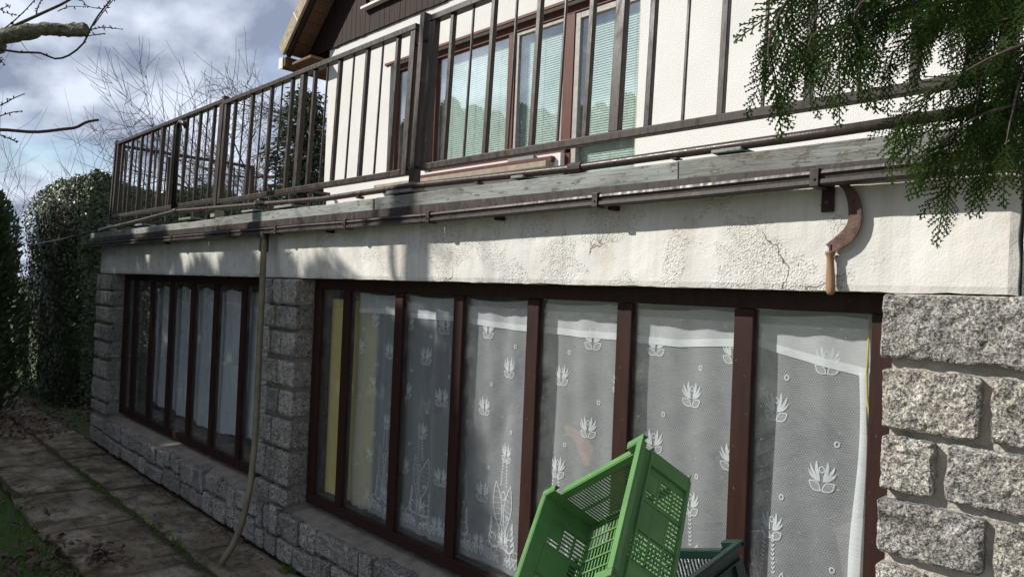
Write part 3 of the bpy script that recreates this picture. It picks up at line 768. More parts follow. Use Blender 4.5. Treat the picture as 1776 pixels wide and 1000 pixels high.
MB().box(XE - .005, XL - .002, YH - OV + .05, YH + 9.3, ZE - .16, ZE - .13).build('eave_soffit', M['soffit_wood'], house)
MB().box(XE - .165, XE - .06, YH - OV - .03, YH - OV - .021, ZE - .20, ZE - .06).build('gutter_end', M['white_trim'], house)

# ================================================================== RAILINGS
Zb, Zt, YB, YT = 2.165, 2.905, 0.015, 0.040
def yr(z): return YB + (YT - YB) * (z - Zb) / (Zt - Zb)
rail = empty('balcony_railing', (-3.5, 0.02, 2.06), 'brown metal railing of upright bars along the front of the terrace', 'railing')
def vbar(x, w, d, z0, z1, name, parent=rail, mat='rail_paint'):
    b = MB(); y0, y1 = yr(z0), yr(z1)
    b.hexa([(x - w/2, y0 - d/2, z0), (x + w/2, y0 - d/2, z0), (x + w/2, y0 + d/2, z0), (x - w/2, y0 + d/2, z0), (x - w/2, y1 - d/2, z1), (x + w/2, y1 - d/2, z1), (x + w/2, y1 + d/2, z1), (x - w/2, y1 + d/2, z1)])
    b.build(name, M[mat], parent, bevel=.002, origin=(x, y0, z0))
def section(x0, x1, dz=0.0, n=16):
    st = (x1 - x0) / n
    for i in range(n + 1):
        x = x0 + st * i
        if i in (0, n): vbar(x, .040, .034, Zb + dz, Zt + dz - .030, 'upright')
        elif i == n // 2: vbar(x, .042, .030, Zb + dz + .03, Zt + dz - .030, 'upright')
        elif i % 2: vbar(x, .022, .022, Zb + dz + .03, Zt + dz - .030, 'bar')
        else: vbar(x, .010, .010, Zb + dz + .03, Zt + dz - .030, 'bar')
    MB().box(x0 - .026, x1 + .026, yr(Zt) - .022, yr(Zt) + .022, Zt + dz - .0295, Zt + dz).build('top_rail', M['rail_paint'], rail, bevel=.003, origin=(x0, .03, Zt))
    MB().box(x0 + .0245, x1 - .0245, yr(Zb) - .018, yr(Zb) + .018, Zb + dz, Zb + dz + .0295).build('bottom_rail', M['rail_paint'], rail, bevel=.003, origin=(x0, .02, Zb))
section(-7.65, -5.205, .012, 18); section(-5.118, -2.888, -.006); section(-2.735, -.495, .004); section(-.36, 1.30, 0.0, 12)
for x in (-7.72, -5.162, -2.812, -.428):
    vbar(x, .036, .044, 2.064, Zt + .03, 'post')
    MB().box(x - .038, x + .038, YB - .034, YB + .034, 2.0645, 2.115).build('post_foot', M['sill_stone'], rail, bevel=.003)
    for zz in (2.80, 2.19):
        MB().tube([(x - .075, yr(zz), zz), (x + .075, yr(zz), zz)], .008, 6).build('bolt', M['pipe_paint'], rail)
side = empty('side_railing', (-7.74, .8, 2.06), 'brown metal railing on the far short end of the terrace', 'railing')
def syb(y, w, z0, z1, nm='bar'): MB().box(-7.74 - w/2, -7.74 + w/2, y - w/2, y + w/2, z0, z1).build(nm, M['rail_paint'], side, origin=(-7.74, y, z0))
for i in range(10):
    y = .12 + i * .135; syb(y, .027 if i % 2 else .014, 2.20, 2.862)
syb(1.40, .045, 2.062, 2.88, 'post')
MB().box(-7.762, -7.718, .10, 1.42, 2.8805, 2.906).build('top_rail', M['rail_paint'], side); MB().box(-7.755, -7.725, .10, 1.377, 2.17, 2.199).build('bottom_rail', M['rail_paint'], side)
for y in (1.62, 1.86, 2.1, 2.3): syb(y, .03, 2.062, 2.70, 'post')
MB().box(-7.762, -7.718, 1.58, 2.36, 2.7005, 2.73).build('top_rail', M['rail_paint'], side)
bp = onY(309, 216, .0); bq = onY(301, 362, -.02)
MB().tube([bp + [.17, .0, -.035], bp + [.12, .0, -.004], bp + [.05, .0, .012], bp + [.012, .0, -.004], bp + [0, 0, -.05], bq], [.020] * 6, 10).build('leaning_pipe', M['black_pipe'], smooth=True)
tag(bpy.data.objects['leaning_pipe'], 'black plastic pipe with bent top leaning on the terrace railing', 'pipe')

# long pipe lying along the outer foot of the railing
pts = [onY(1776, 178, -.035), onY(1400, 235, -.035), onY(1000, 291, -.035), onY(700, 324, -.035), onY(560, 345, -.035), onY(430, 356, -.035), onY(305, 366, -.035), onY(240, 383, -.035), onY(172, 399, -.04)]
pp = empty('long_pipe', tuple(pts[5]), 'long brown metal pipe lying along the foot of the terrace railing', 'pipe')
MB().tube(pts, .0155, 10).build('tube', M['pipe_paint'], pp, smooth=True)
MB().tube([pts[-1], onY(110, 414, -.05), onY(58, 424, -.06)], .0065, 6).build('wire', M['pipe_paint'], pp, smooth=True)
for p, d in ((6, .02), (2, .012)):
    a = pts[p]; MB().tube([a - np.array([.03, 0, 0]), a + np.array([.03, 0, 0])], .021, 10).build('coupling', M['gutter_paint'], pp)
for i in (1, 2, 3, 4):
    a = (pts[i] + pts[i + 1]) / 2; MB().box(a[0] - .012, a[0] + .012, a[1] - .018, a[1] + .018, 2.0620, a[2] - .0156).build('bracket', M['gutter_paint'], pp)

# ================================================================== GUTTER
gut = empty('gutter', (-3.5, -.09, 1.93), 'brown rain gutter hung below the weathered edge beam', 'gutter')
def gz(x): return float(np.interp(x, [-8.2, -5.5, -2.6, -1.07, -.4, 1.4], [1.900, 1.906, 1.910, 1.931, 1.941, 1.956]))
def gsec(x0, x1):
    v = []; f = []
    prof = [(-.088, .034), (-.094, .036), (-.096, .028), (-.088, .023), (-.087, .015), (-.096, .012), (-.097, .001), (-.092, -.002), (-.052, -.002), (-.046, .004), (-.046, .036), (-.049, .036), (-.049, .005), (-.084, .005), (-.085, .026)]
    n = 30
    for i in range(n + 1):
        x = x0 + (x1 - x0) * i / n; zz = gz(x) + .0018 * vn(x * 2, 3, 8)
        v += [(x, a, zz + b) for a, b in prof]
    m_ = len(prof)
    for i in range(n):
        for q in range(m_): f.append((i * m_ + q, i * m_ + (q + 1) % m_, (i + 1) * m_ + (q + 1) % m_, (i + 1) * m_ + q))
    f.append(tuple(range(m_))[::-1]); f.append(tuple(n * m_ + q for q in range(m_)))
    mesh_obj('trough', v, f, M['gutter_paint'], gut, origin=(x0, -.08, 1.93))
gsec(-8.18, -5.3); gsec(-5.295, -2.6); gsec(-2.595, 1.3)
for px in (150, 262, 400, 744, 1033, 1412, 480, 600, 300):
    x = onY(px, 340, -.095)[0]; zz = gz(x)
    b = MB(); b.box(x - .012, x + .012, -.1015, -.0990, zz - .006, zz + .042); b.box(x - .012, x + .012, -.0990, -.046, zz - .0080, zz - .0045); b.box(x - .012, x + .012, -.0990, -.060, zz + .0405, zz + .0430)
    br = b.build('bracket', M['gutter_paint'], gut, bevel=.001)
    MB().tube([(x, -.1016, zz + .014), (x, -.1055, zz + .014)], .004, 6).build('rivet', M['gutter_paint'], br)
for px in (293, 458, 575, 868, 1065): 
    x = onY(px, 380, -.02)[0]; MB().box(x - .010, x + .010, -.046, -.003, gz(x) - .012, gz(x) + .004).build('hanger', M['frame_dark'], gut)
x = onY(1438, 350, -.004)[0]
MB().box(x - .017, x + .017, -.016, -.0085, 1.868, 1.945).build('hanger_plate', M['frame_dark'], gut, bevel=.001)
MB().tube([(x, -.016, 1.895), (x, -.019, 1.895)], .005, 8).build('screw', M['rusty_steel'], gut)
# thin flashing strip at the foot of the beam
MB().box(-8.17, 1.3, -.062, -.0585, 1.954, 1.9925).build('flashing', M['gutter_paint'], gut)

# ================================================================== HOSE, SICKLE
hp = [onY(459, 408, -.075), onY(457, 440, -.09), onY(454, 520, -.10), onY(450, 600, -.11), onY(446, 700, -.13), onY(441, 780, -.16), onY(433, 850, -.20), onY(420, 905, -.24), onY(404, 945, -.28), onZ(383, 977, .024)]
hs = empty('garden_hose', tuple(hp[-1]), 'beige corrugated drain hose hanging from the gutter to the path', 'hose')
fine = []
for i in range(len(hp) - 1):
    for q in range(24): fine.append(hp[i] + (hp[i + 1] - hp[i]) * (q / 24))
for _ in range(30):
    fine = [fine[0]] + [(fine[i - 1] + fine[i] * 2 + fine[i + 1]) / 4 for i in range(1, len(fine) - 1)] + [fine[-1]]
MB().tube(fine, [.0175 + (.0016 if i % 2 else 0) for i in range(len(fine))], 12).build('tube', M['hose'], hs, smooth=True)
MB().tube([hp[0] + np.array([0, 0, .022]), hp[0] + np.array([0, 0, -.10])], .026, 12).build('connector', M['gutter_paint'], hs, smooth=True)

YS = -.021
sic = empty('sickle', tuple(onY(1440, 508, YS)), 'rusty sickle with wooden handle hooked under the gutter', 'sickle')
outer = [(1449, 314), (1470, 318), (1486, 334), (1494, 358), (1495, 380), (1490, 400), (1478, 418), (1462, 430), (1447, 438)]
inner = [(1448, 318), (1461, 327), (1468, 343), (1471, 360), (1471, 378), (1467, 391), (1456, 405), (1442, 416), (1432, 424)]
def resamp(p, n):
    p = [np.array(q, float) for q in p]; out = []
    for i in range(n + 1):
        t = i / n * (len(p) - 1); k = min(int(t), len(p) - 2); u = t - k
        a = p[max(k - 1, 0)]; b = p[k]; c = p[k + 1]; d = p[min(k + 2, len(p) - 1)]
        out.append(.5 * ((2 * b) + (-a + c) * u + (2 * a - 5 * b + 4 * c - d) * u * u + (-a + 3 * b - 3 * c + d) * u ** 3))
    return out
oo, ii = resamp(outer, 28), resamp(inner, 28); v = []; f = []
for a, b in zip(oo, ii):
    pa = onY(a[0], a[1], YS); pb = onY(b[0], b[1], YS); pm = (pa * .86 + pb * .14)
    v += [tuple(pa + [0, .0016, 0]), tuple(pa - [0, .0045, 0]), tuple(pm - [0, .0045, 0]), tuple(pm - [0, .0018, 0]), tuple(pb), tuple(pm + [0, .0016, 0])]
for i in range(28):
    for q in range(6): f.append((i * 6 + q, i * 6 + (q + 1) % 6, (i + 1) * 6 + (q + 1) % 6, (i + 1) * 6 + q))
f.append(tuple(range(6))[::-1]); f.append(tuple(28 * 6 + q for q in range(6)))
mesh_obj('blade', v, f, M['rusty_steel'], sic)
h0, h1 = onY(1440, 436, YS), onY(1440.5, 511, YS)
prof = [(0, .0135), (.03, .0140), (.07, .0125), (.12, .0095), (.3, .0100), (.55, .0118), (.8, .0130), (.93, .0118), (.985, .008), (1, .003)]
MB().tube([h0 + (h1 - h0) * t for t, _ in prof], [r for _, r in prof], 16).build('handle', M['handle_wood'], sic, smooth=True)
MB().tube([onY(1441, 424, YS) , onY(1440, 440, YS)], .0045, 8).build('tang', M['rusty_steel'], sic)
# ================================================================== NET CURTAINS
def uvset(o, uv):
    me = o.data; lay = me.uv_layers.new(name='UVMap')
    for li, l in enumerate(me.loops): lay.data[li].uv = uv[l.vertex_index]
def leaf2(cx, cz, ang, L, W, n=7, curve=0.0):
    """outline strip of a slender petal, from base (cx,cz)"""
    pts = []
    for i in range(n + 1):
        t = i / n; a = ang + curve * t
        pts.append((cx + math.cos(a) * L * t, cz + math.sin(a) * L * t, W * math.sin(math.pi * min(.06 + .94 * t, .985)) ** .8))
    return pts
def strip(pts):
    out = []
    for i, (x, z, w) in enumerate(pts):
        j0, j1 = max(i - 1, 0), min(i + 1, len(pts) - 1)
        dx, dz = pts[j1][0] - pts[j0][0], pts[j1][1] - pts[j0][1]; l = math.hypot(dx, dz) + 1e-9
        out.append(((x - dz / l * w / 2, z + dx / l * w / 2), (x + dz / l * w / 2, z - dx / l * w / 2)))
    return out
def ring2(cx, cz, rx, rz, w, n=14):
    return [((cx + rx * math.cos(2 * math.pi * i / n), cz + rz * math.sin(2 * math.pi * i / n)), (cx + (rx - w) * math.cos(2 * math.pi * i / n), cz + (rz - w) * math.sin(2 * math.pi * i / n))) for i in range(n + 1)]
def almond(cx, cz, ang, L, W, w=.0034, n=9):
    """hollow leaf outline with hatching"""
    up, dn = [], []
    for i in range(n + 1):
        t = i / n; h = W / 2 * math.sin(math.pi * t)
        bx, bz = cx + math.cos(ang) * L * t, cz + math.sin(ang) * L * t
        up.append((bx - math.sin(ang) * h, bz + math.cos(ang) * h)); dn.append((bx + math.sin(ang) * h, bz - math.cos(ang) * h))
    S = []
    for line in (up, dn): S.append(strip([(a, b, w) for a, b in line]))
    for i in range(1, n): S.append(strip([(*up[i], .0014), (*dn[i], .0014)]))
    return S
def flower(cx, cz, s=1.0):
    S = [ring2(cx, cz + .012 * s, .0085 * s, .0095 * s, .003 * s)]
    for sg in (-1, 1):
        S.append(strip(leaf2(cx + sg * .005 * s, cz - .014 * s, math.pi / 2 - sg * .50, .050 * s, .0100 * s, curve=sg * .30)))
        S.append(strip(leaf2(cx + sg * .004 * s, cz - .018 * s, math.pi / 2 - sg * .98, .052 * s, .0085 * s, curve=sg * .38)))
        S.append(strip(leaf2(cx + sg * .004 * s, cz - .020 * s, math.pi / 2 - sg * 1.38, .044 * s, .0075 * s, curve=sg * .50)))
        S += almond(cx + sg * .002 * s, cz - .046 * s, math.pi / 2 - sg * .95, .040 * s, .023 * s)
    return S
def arabesque(cx, z0, s=1.0):
    S = []
    for sg in (-1, 1):
        S += almond(cx + sg * .018 * s, z0 + .10 * s, math.pi / 2 - sg * .16, .20 * s, .050 * s, .004)
        for q in range(9):                                                  # wheat ears
            zz = z0 + .285 * s + q * .013 * s; xx = cx + sg * (.020 - .0008 * q) * s
            S.append(strip(leaf2(xx, zz, math.pi / 2 - sg * .5, .012 * s, .0045 * s, 4))); S.append(strip(leaf2(xx, zz, math.pi / 2 + sg * .7, .010 * s, .0040 * s, 4)))
        for (r, ox, oz) in ((.040, .052, .060), (.030, .040, .015), (.022, .085, .025)):
            sp = []
            for i in range(22):
                t = i / 21; a = 3.9 + 6.2 * t; rr = r * s * (1 - .75 * t)
                sp.append((cx + sg * (ox * s + math.cos(a) * rr), z0 + oz * s + math.sin(a) * rr, .006 * s * (1 - .6 * t)))
            S.append(strip(sp))
        for q in range(5): S.append(strip(leaf2(cx + sg * .06 * s, z0 + (.03 + q * .022) * s, math.pi / 2 - sg * (1.1 - .12 * q), .034 * s, .010 * s, 5, sg * .4)))
        for q in range(6): S += almond(cx + sg * (.02 + .022 * q) * s, z0 - .035 * s, math.pi / 2 - sg * (.5 - .1 * q) , .045 * s, .016 * s)
    for q in range(9): S.append(ring2(cx, z0 + (.05 + q * .019) * s, .0065 * s, .0075 * s, .0025 * s, 10))
    S.append(ring2(cx, z0 + .245 * s, .017 * s, .019 * s, .004 * s))
    return S
def net_curtain(name, label, x0, x1, ztop, zbot, hem, yfun, scal, motifs, rings, net='lace_net'):
    root = empty(name, ((x0 + x1) / 2, .16, 1.6), label, 'curtain')
    nx = int((x1 - x0) / .012)
    def piece(pname, zf0, zf1, mat, dy, nz):
        v = []; f = []; uv = []
        for i in range(nx + 1):
            x = x0 + (x1 - x0) * i / nx; a, b = zf0(x), zf1(x)
            for j in range(nz + 1):
                z = a + (b - a) * j / nz; y, xs = yfun(x, z); v.append((xs, y + dy, z)); uv.append((x, z))
        for i in range(nx):
            for j in range(nz):
                a = i * (nz + 1) + j; f.append((a, a + nz + 1, a + nz + 2, a + 1))
        o = mesh_obj(pname, v, f, M[mat], root, smooth=True); uvset(o, uv); return o
    piece('net', zbot, lambda x: ztop(x), net, 0.0, 20)
    piece('header', lambda x: hem(x) + .024, lambda x: ztop(x) - .002, 'lace_header', -.003, 6)
    piece('hem', lambda x: hem(x) - .002, lambda x: hem(x) + .024, 'lace_hem', -.004, 2)
    v = []; f = []; uv = []
    for S in motifs + rings:
        k = len(v)
        for (a, b) in S:
            for (x, z) in (a, b):
                y, xs = yfun(x, z); v.append((xs, y - .0025, z)); uv.append((x, z))
        for i in range(len(S) - 1): f.append((k + 2 * i, k + 2 * i + 1, k + 2 * i + 3, k + 2 * i + 2))
    keep = v
    o = mesh_obj('lace_motif', v, f, M['lace_motif'], root); uvset(o, uv)
    o['kind'] = 'stuff'
    return root
def inside(S, x0, x1, zlo, zhi):
    return all(x0 < p[0] < x1 and zlo < p[1] < zhi for ab in S for p in ab)
def ytwo(x, z):
    y = .160 + .006 * math.sin(x * 21 + .7 * math.sin(z * 3)) * (.6 + .8 * abs(vn(x * 1.3, z * .8, 5))) + .0035 * math.sin(x * 47 + 2 * z) + .008 * vn(x * 3, z * 2, 1)
    if x > -.86: y += -.002
    k = math.exp(-((x + 3.36) / .16) ** 2); y += k * .010 * math.sin(x * 75)
    k = math.exp(-((x + 2.80) / .09) ** 2); y += k * .008 * math.sin(x * 60)
    return y, x
X0, X1 = -3.50, -0.765
mot = []; 
for r, (z, off) in enumerate(((1.292, -1.042), (1.105, -1.193), (.922, -1.042), (.723, -1.193), (1.452, -1.193), (.55, -1.342))):
    for k in range(-3, 12):
        cx = off - .302 * k + rnd.uniform(-.006, .006)
        if X0 + .04 < cx < X1 - .04: mot += [S for S in flower(cx, z, rnd.uniform(.98, 1.12)) if inside(S, X0, X1, .4, 1.6)]
for k in range(-3, 12):
    for z, off in ((1.20, -1.155), (1.01, -1.012), (1.38, -1.012), (.83, -1.155), (.64, -1.012)):
        cx = off - .302 * k
        if X0 + .02 < cx < X1 - .02: mot.append(ring2(cx, z, .0085, .0095, .004, 12))
        cx -= .151
for k in range(0, 9):
    cx = -1.05 - .302 * k
    if X0 + .12 < cx < X1 - .12: mot += [S for S in arabesque(cx, .47, 1.05) if inside(S, X0, X1, .40, 1.4)]
    cx2 = cx - .151
    if X0 + .05 < cx2 < X1 - .05: mot += [S for S in flower(cx2, .50, .85) if inside(S, X0, X1, .40, 1.4)]
hem2 = lambda x: float(np.interp(x, [-3.5, -3.1, -2.75, -2.27, -1.87, -1.62, -1.40, -1.10, -.78], [1.468, 1.474, 1.466, 1.457, 1.444, 1.455, 1.446, 1.466, 1.412])) + .004 * math.sin(x * 9)
net_curtain('net_curtain', 'long flat white net curtain with lace flowers behind the near window', X0, X1,
            lambda x: 1.592 - .010 - .012 * abs(math.sin(x * 7.3)), lambda x: .405, hem2, ytwo, 0, mot, [])
# turned-in side edge of the near curtain
v = []; f = []; uv = []
for j in range(31):
    z = .42 + 1.0 * j / 30; w = .028 + .006 * math.sin(z * 9)
    for q in range(4): v.append((-.768 - w + w * q / 3 + .004 * math.sin(z * 6), .150 - .004 * math.sin(math.pi * q / 3), z)); uv.append((q * .01, z))
for j in range(30):
    for q in range(3): f.append((j * 4 + q, j * 4 + q + 1, j * 4 + q + 5, j * 4 + q + 4))
o = mesh_obj('side_hem', v, f, M['lace_hem'], bpy.data.objects['net_curtain'], smooth=True); uvset(o, uv)
def yone(x, z):
    t = (1.6 - z); ph = x * 13.5 + .5 * math.sin(x * 2.2)
    y = .190 + .018 * math.sin(ph + .25 * math.sin(z * 3)) * (.55 + .5 * t) + .008 * math.sin(x * 43 + z) + .006 * vn(x * 4, z * 3, 2)
    return y, x + .012 * math.cos(ph) * (.6 + .4 * t)
X0b, X1b = -7.02, -4.37
mot = []
for r, (z, off) in enumerate(((1.292, -5.05), (1.105, -4.90), (.922, -5.05), (.735, -4.90))):
    for k in range(-3, 12):
        cx = off - .302 * k
        if X0b + .04 < cx < X1b - .04: mot += flower(cx, z, .95)
for k in range(0, 9):
    cx = -4.75 - .302 * k
    if X0b + .12 < cx < X1b - .12: mot += [S for S in arabesque(cx, .60, .85) if inside(S, X0b, X1b, .53, 1.3)]
zb1 = lambda x: float(np.interp(x, [-7.0, -6.4, -5.9, -5.4, -4.9, -4.4], [.50, .50, .485, .475, .53, .54])) + .008 * abs(math.sin(x * 55))
net_curtain('net_curtain', 'pleated white net curtain with scalloped foot behind the far window', X0b, X1b,
            lambda x: 1.56 - .03 * abs(math.sin(x * 6.6)), zb1, lambda x: 1.425 - .015 * math.sin(x * 5) + .05 * max(0, (-6.4 - x)), yone, 1, mot, [], 'lace_net_dense')

# ================================================================== THINGS BEHIND THE GLASS
MB().hexa([(-3.862, .178, .398), (-3.36, .205, .398), (-3.36, .222, .398), (-3.862, .195, .398), (-3.862, .178, 1.535), (-3.36, .205, 1.535), (-3.36, .222, 1.535), (-3.862, .195, 1.535)]).build('board', M['yellow_board'], bevel=.004)
tag(bpy.data.objects['board'], 'yellow board standing behind the first pane beside the middle stone pillar', 'board')
bag = MB(); bag.tube([(-3.70, .198, 1.543), (-3.66, .199, 1.558), (-3.62, .202, 1.552), (-3.58, .204, 1.562), (-3.55, .206, 1.543)], [.008, .014, .011, .013, .004], 8)
tag(bag.build('plastic_strap', M['yellow_plastic']), 'crumpled bright yellow strap on top of the yellow board', 'strap')
for (nm, lab, pxs, mt, yy) in (('yellow_wire', 'yellow cable hanging beside the right window jamb', ((1503, 645), (1504, 690), (1508, 720), (1512, 760)), 'wire_yellow', .142), ('green_wire', 'green cable hanging beside the right window jamb', ((1507, 700), (1509, 740), (1508, 790), (1507, 850)), 'wire_green', .146), ('brown_wire', 'brown cable hanging beside the right window jamb', ((1502, 680), (1505, 760), (1503, 850), (1500, 990)), 'wire_brown', .150)):
    pt = [onY(a, b, yy) for a, b in pxs]; pt = [pt[0] + np.array([0, .01, .16])] + pt + [np.array([pt[-1][0], yy + .01, .42])]
    tag(MB().tube(pt, .0028, 6).build(nm, M[mt], smooth=True), lab, 'cable')
# torn brown paper figure stuck inside the fourth curtained pane
fig = [(976, 742), (984, 736), (1000, 745), (1012, 752), (1024, 768), (1030, 778), (1024, 792), (1020, 808), (1012, 806), (1008, 792), (1002, 782), (1000, 768), (990, 756), (978, 754), (983, 748)]
pv = [onY(a, b, .185) for a, b in fig]; n = len(pv)
o = mesh_obj('paper_cutout', [tuple(p) for p in pv] + [tuple(p + [0, .0008, 0]) for p in pv], [tuple(range(n)), tuple(range(n, 2 * n))[::-1]] + [(i, i + n, (i + 1) % n + n, (i + 1) % n) for i in range(n)], M['rust_paper'])
tag(o, 'small rust brown cut-out figure showing through the curtain left of the green crate', 'paper')

# ================================================================== CRATES
def crate_mesh(parent, O, ex, ey, ez, a, b, d, mat, lip=True, brand=False):
    """open box: O = rim corner, ex/ey along the rim, ez from rim down to the floor; a x b x d"""
    O, ex, ey, ez = (np.array(q, float) for q in (O, ex, ey, ez))
    def P(x, y, z): return O + ex * x + ey * y + ez * z
    def bx(mb, x0, x1, y0, y1, z0, z1):
        mb.hexa([P(x0, y0, z1), P(x1, y0, z1), P(x1, y1, z1), P(x0, y1, z1), P(x0, y0, z0), P(x1, y0, z0), P(x1, y1, z0), P(x0, y1, z0)])
    t = .0035; hl = .045
    def wallgen(name, L, place, notch=True):
        """a slatted wall of length L; place(u0,u1,z0,z1,t0,t1) -> box args"""
        w = MB(); rng_u = lambda u0, u1, z0, z1, t0=0, t1=t: bx(w, *place(u0, u1, z0, z1, t0, t1))
        c = .046 if notch else .060
        rng_u(0, c, 0, d); rng_u(L - c, L, 0, d)                               # solid corners
        rng_u(c, L - c, hl * .55 if notch else 0, hl)                          # rim band
        rng_u(c, L - c, d - .013, d)
        m = d - .013 - hl; nb = int((L - 2 * c) / .0125)
        for q in range(nb + 1):                                                # thin bars from rim to floor
            u0 = c + (L - 2 * c) * q / nb; rng_u(u0 - .0026, u0 + .0026, hl, d - .013)
        for fz in ((.50,) if notch else (.36, .70)): rng_u(c, L - c, hl + m * fz - .0032, hl + m * fz + .0032, -.002, t + .001)
        for q in (() if notch else (1, 2)): rng_u(c + (L - 2 * c) * q / 3 - .004, c + (L - 2 * c) * q / 3 + .004, hl, d - .013, -.003, t + .002)
        if not notch:
            rng_u(L * .5 - .045, L * .5 + .045, hl + .001, hl + m * .68, -.001, t + .0015)     # blank label plate
            rng_u(c, c + .055, hl, hl + m * .34, -.0005, t + .0005)
        return w.build(name, M[mat], parent)
    wallgen('side_wall', a, lambda u0, u1, z0, z1, t0, t1: (u0, u1, t0, t1, z0, z1))
    wallgen('side_wall', a, lambda u0, u1, z0, z1, t0, t1: (u0, u1, b - t1, b - t0, z0, z1))
    e = t + .0008
    wallgen('end_wall', b - 2 * e, lambda u0, u1, z0, z1, t0, t1: (t0, t1, e + u0, e + u1, z0, z1), False)
    wallgen('end_wall', b - 2 * e, lambda u0, u1, z0, z1, t0, t1: (a - t1, a - t0, e + u0, e + u1, z0, z1), False)
    fl = MB(); n1, n2 = 26, 9; z0, z1 = d - .012, d - .0085
    for q in range(n1 + 1):
        x = .012 + (a - .024) * q / n1; bx(fl, x - .0026, x + .0026, .006, b - .006, z0, z1)
    for q in range(n2 + 1):
        y = .012 + (b - .024) * q / n2; bx(fl, .006, a - .006, y - .0026, y + .0026, z0 - .0035, z0 - .0002)
    fl.build('floor_grid', M[mat], parent)
    rim = MB(); r = .020; h = .0060
    segs = []
    c = .046
    for (x0, x1, y0, y1) in ((-r, a + r, -r, -.0005), (-r, a + r, b + .0005, b + r), (-r, -.0005, 0, b), (a + .0005, a + r, 0, b)):
        alongx = (x1 - x0) > (y1 - y0)
        if alongx:
            for u0, u1, zz in ((x0, c, -.002), (a - c, x1, -.002), (c + .012, a - c - .012, hl * .55 - .002)):
                bx(rim, u0, u1, y0, y1, zz, zz + h)
            yy = (y0 if y0 < 0 else y1 - .004)
            for u0, u1, zz in ((x0, c, -.002), (a - c, x1, -.002), (c + .012, a - c - .012, hl * .55 - .002)): bx(rim, u0, u1, yy, yy + .004, zz + h, zz + h + .012)
        else:
            bx(rim, x0, x1, y0, y1, -.002, -.002 + h)
            xx = (x0 if x0 < 0 else x1 - .004); bx(rim, xx, xx + .004, y0, y1, -.002 + h, .010 + h)
    rim.build('rim', M[mat], parent, bevel=.0016)
    rib = MB()
    for (x0, x1, y0, y1) in ((-.010, a + .010, -.010, -.0005), (-.010, a + .010, b + .0005, b + .010), (-.010, -.0005, 0, b), (a + .0005, a + .010, 0, b)):
        bx(rib, x0, x1, y0, y1, .046, .050); bx(rib, x0, x1, y0, y1, d - .016, d - .012)
    rib.build('rib', M[mat], parent)
    for x in (.0, a):
        for y in (0, b):
            sx, sy = (1 if x == 0 else -1), (1 if y == 0 else -1); post = MB()
            bx(post, min(x - sx * .009, x - sx * .0005), max(x - sx * .009, x - sx * .0005), min(y, y + sy * .045), max(y, y + sy * .045), .0505, d - .0165)
            post.build('corner_post', M[mat], parent)
def unit(v): v = np.array(v, float); return v / np.linalg.norm(v)
P2 = np.array([-1.15, -.42, 1.22]); e1 = unit((-.842, .088, -.533)); e2 = np.array([.322, -.710, -.627]); e2 = unit(e2 - e1 * (e1 @ e2)); e3 = np.cross(e1, e2)
if e3 @ np.array([.43, .70, -.57]) < 0: e3 = -e3
cr = empty('crate', tuple(P2 + e1 * .2 + e2 * .2 + e3 * .19), 'light green plastic crate tipped on its side in front of the window', 'crate')
crate_mesh(cr, P2, e1, e2, e3, .432, .385, .195, 'crate_green')
A = np.array([-1.062, -.035, .895]); u = unit((-.962, .0, -.272)); w_ = np.array([.15, -.98, -.1]); w_ = unit(w_ - u * (u @ w_)); dn = np.cross(u, w_)
if dn[2] > 0: dn = -dn
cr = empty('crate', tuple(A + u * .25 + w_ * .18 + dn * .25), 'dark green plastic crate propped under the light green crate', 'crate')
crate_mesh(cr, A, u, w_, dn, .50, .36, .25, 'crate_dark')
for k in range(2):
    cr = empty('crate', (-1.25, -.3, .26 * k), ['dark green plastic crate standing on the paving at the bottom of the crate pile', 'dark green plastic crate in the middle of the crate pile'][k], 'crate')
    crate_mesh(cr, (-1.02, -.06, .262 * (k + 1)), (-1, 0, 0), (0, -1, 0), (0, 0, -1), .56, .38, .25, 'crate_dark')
# ================================================================== VEGETATION
NPR = np.random.default_rng(5)
def rand_dirs(n):
    v = NPR.normal(size=(n, 3)); return v / np.linalg.norm(v, axis=1)[:, None]
def norml(v): return v / (np.linalg.norm(v, axis=1)[:, None] + 1e-9)
def cards(cent, axis, normal, L, W, fold=.15):
    """diamond leaves: centre, long axis, normal, length, width -> verts, quad faces"""
    n = len(cent); axis = norml(axis); side = norml(np.cross(normal, axis)); nn = np.cross(axis, side)
    L = np.broadcast_to(np.asarray(L, float).reshape(-1, 1), (n, 1)); W = np.broadcast_to(np.asarray(W, float).reshape(-1, 1), (n, 1))
    a = cent - axis * L / 2; c = cent + axis * L / 2
    m1 = cent - axis * L * .08 + side * W / 2 + nn * W * fold; m2 = cent - axis * L * .08 - side * W / 2 + nn * W * fold
    v = np.stack([a, m1, c, m2], 1).reshape(-1, 3)
    return v, np.arange(4 * n).reshape(n, 4)
def join(parts):
    V = []; F = []; k = 0
    for v, f in parts: V.append(v); F.append(f + k); k += len(v)
    return np.concatenate(V), np.concatenate(F)
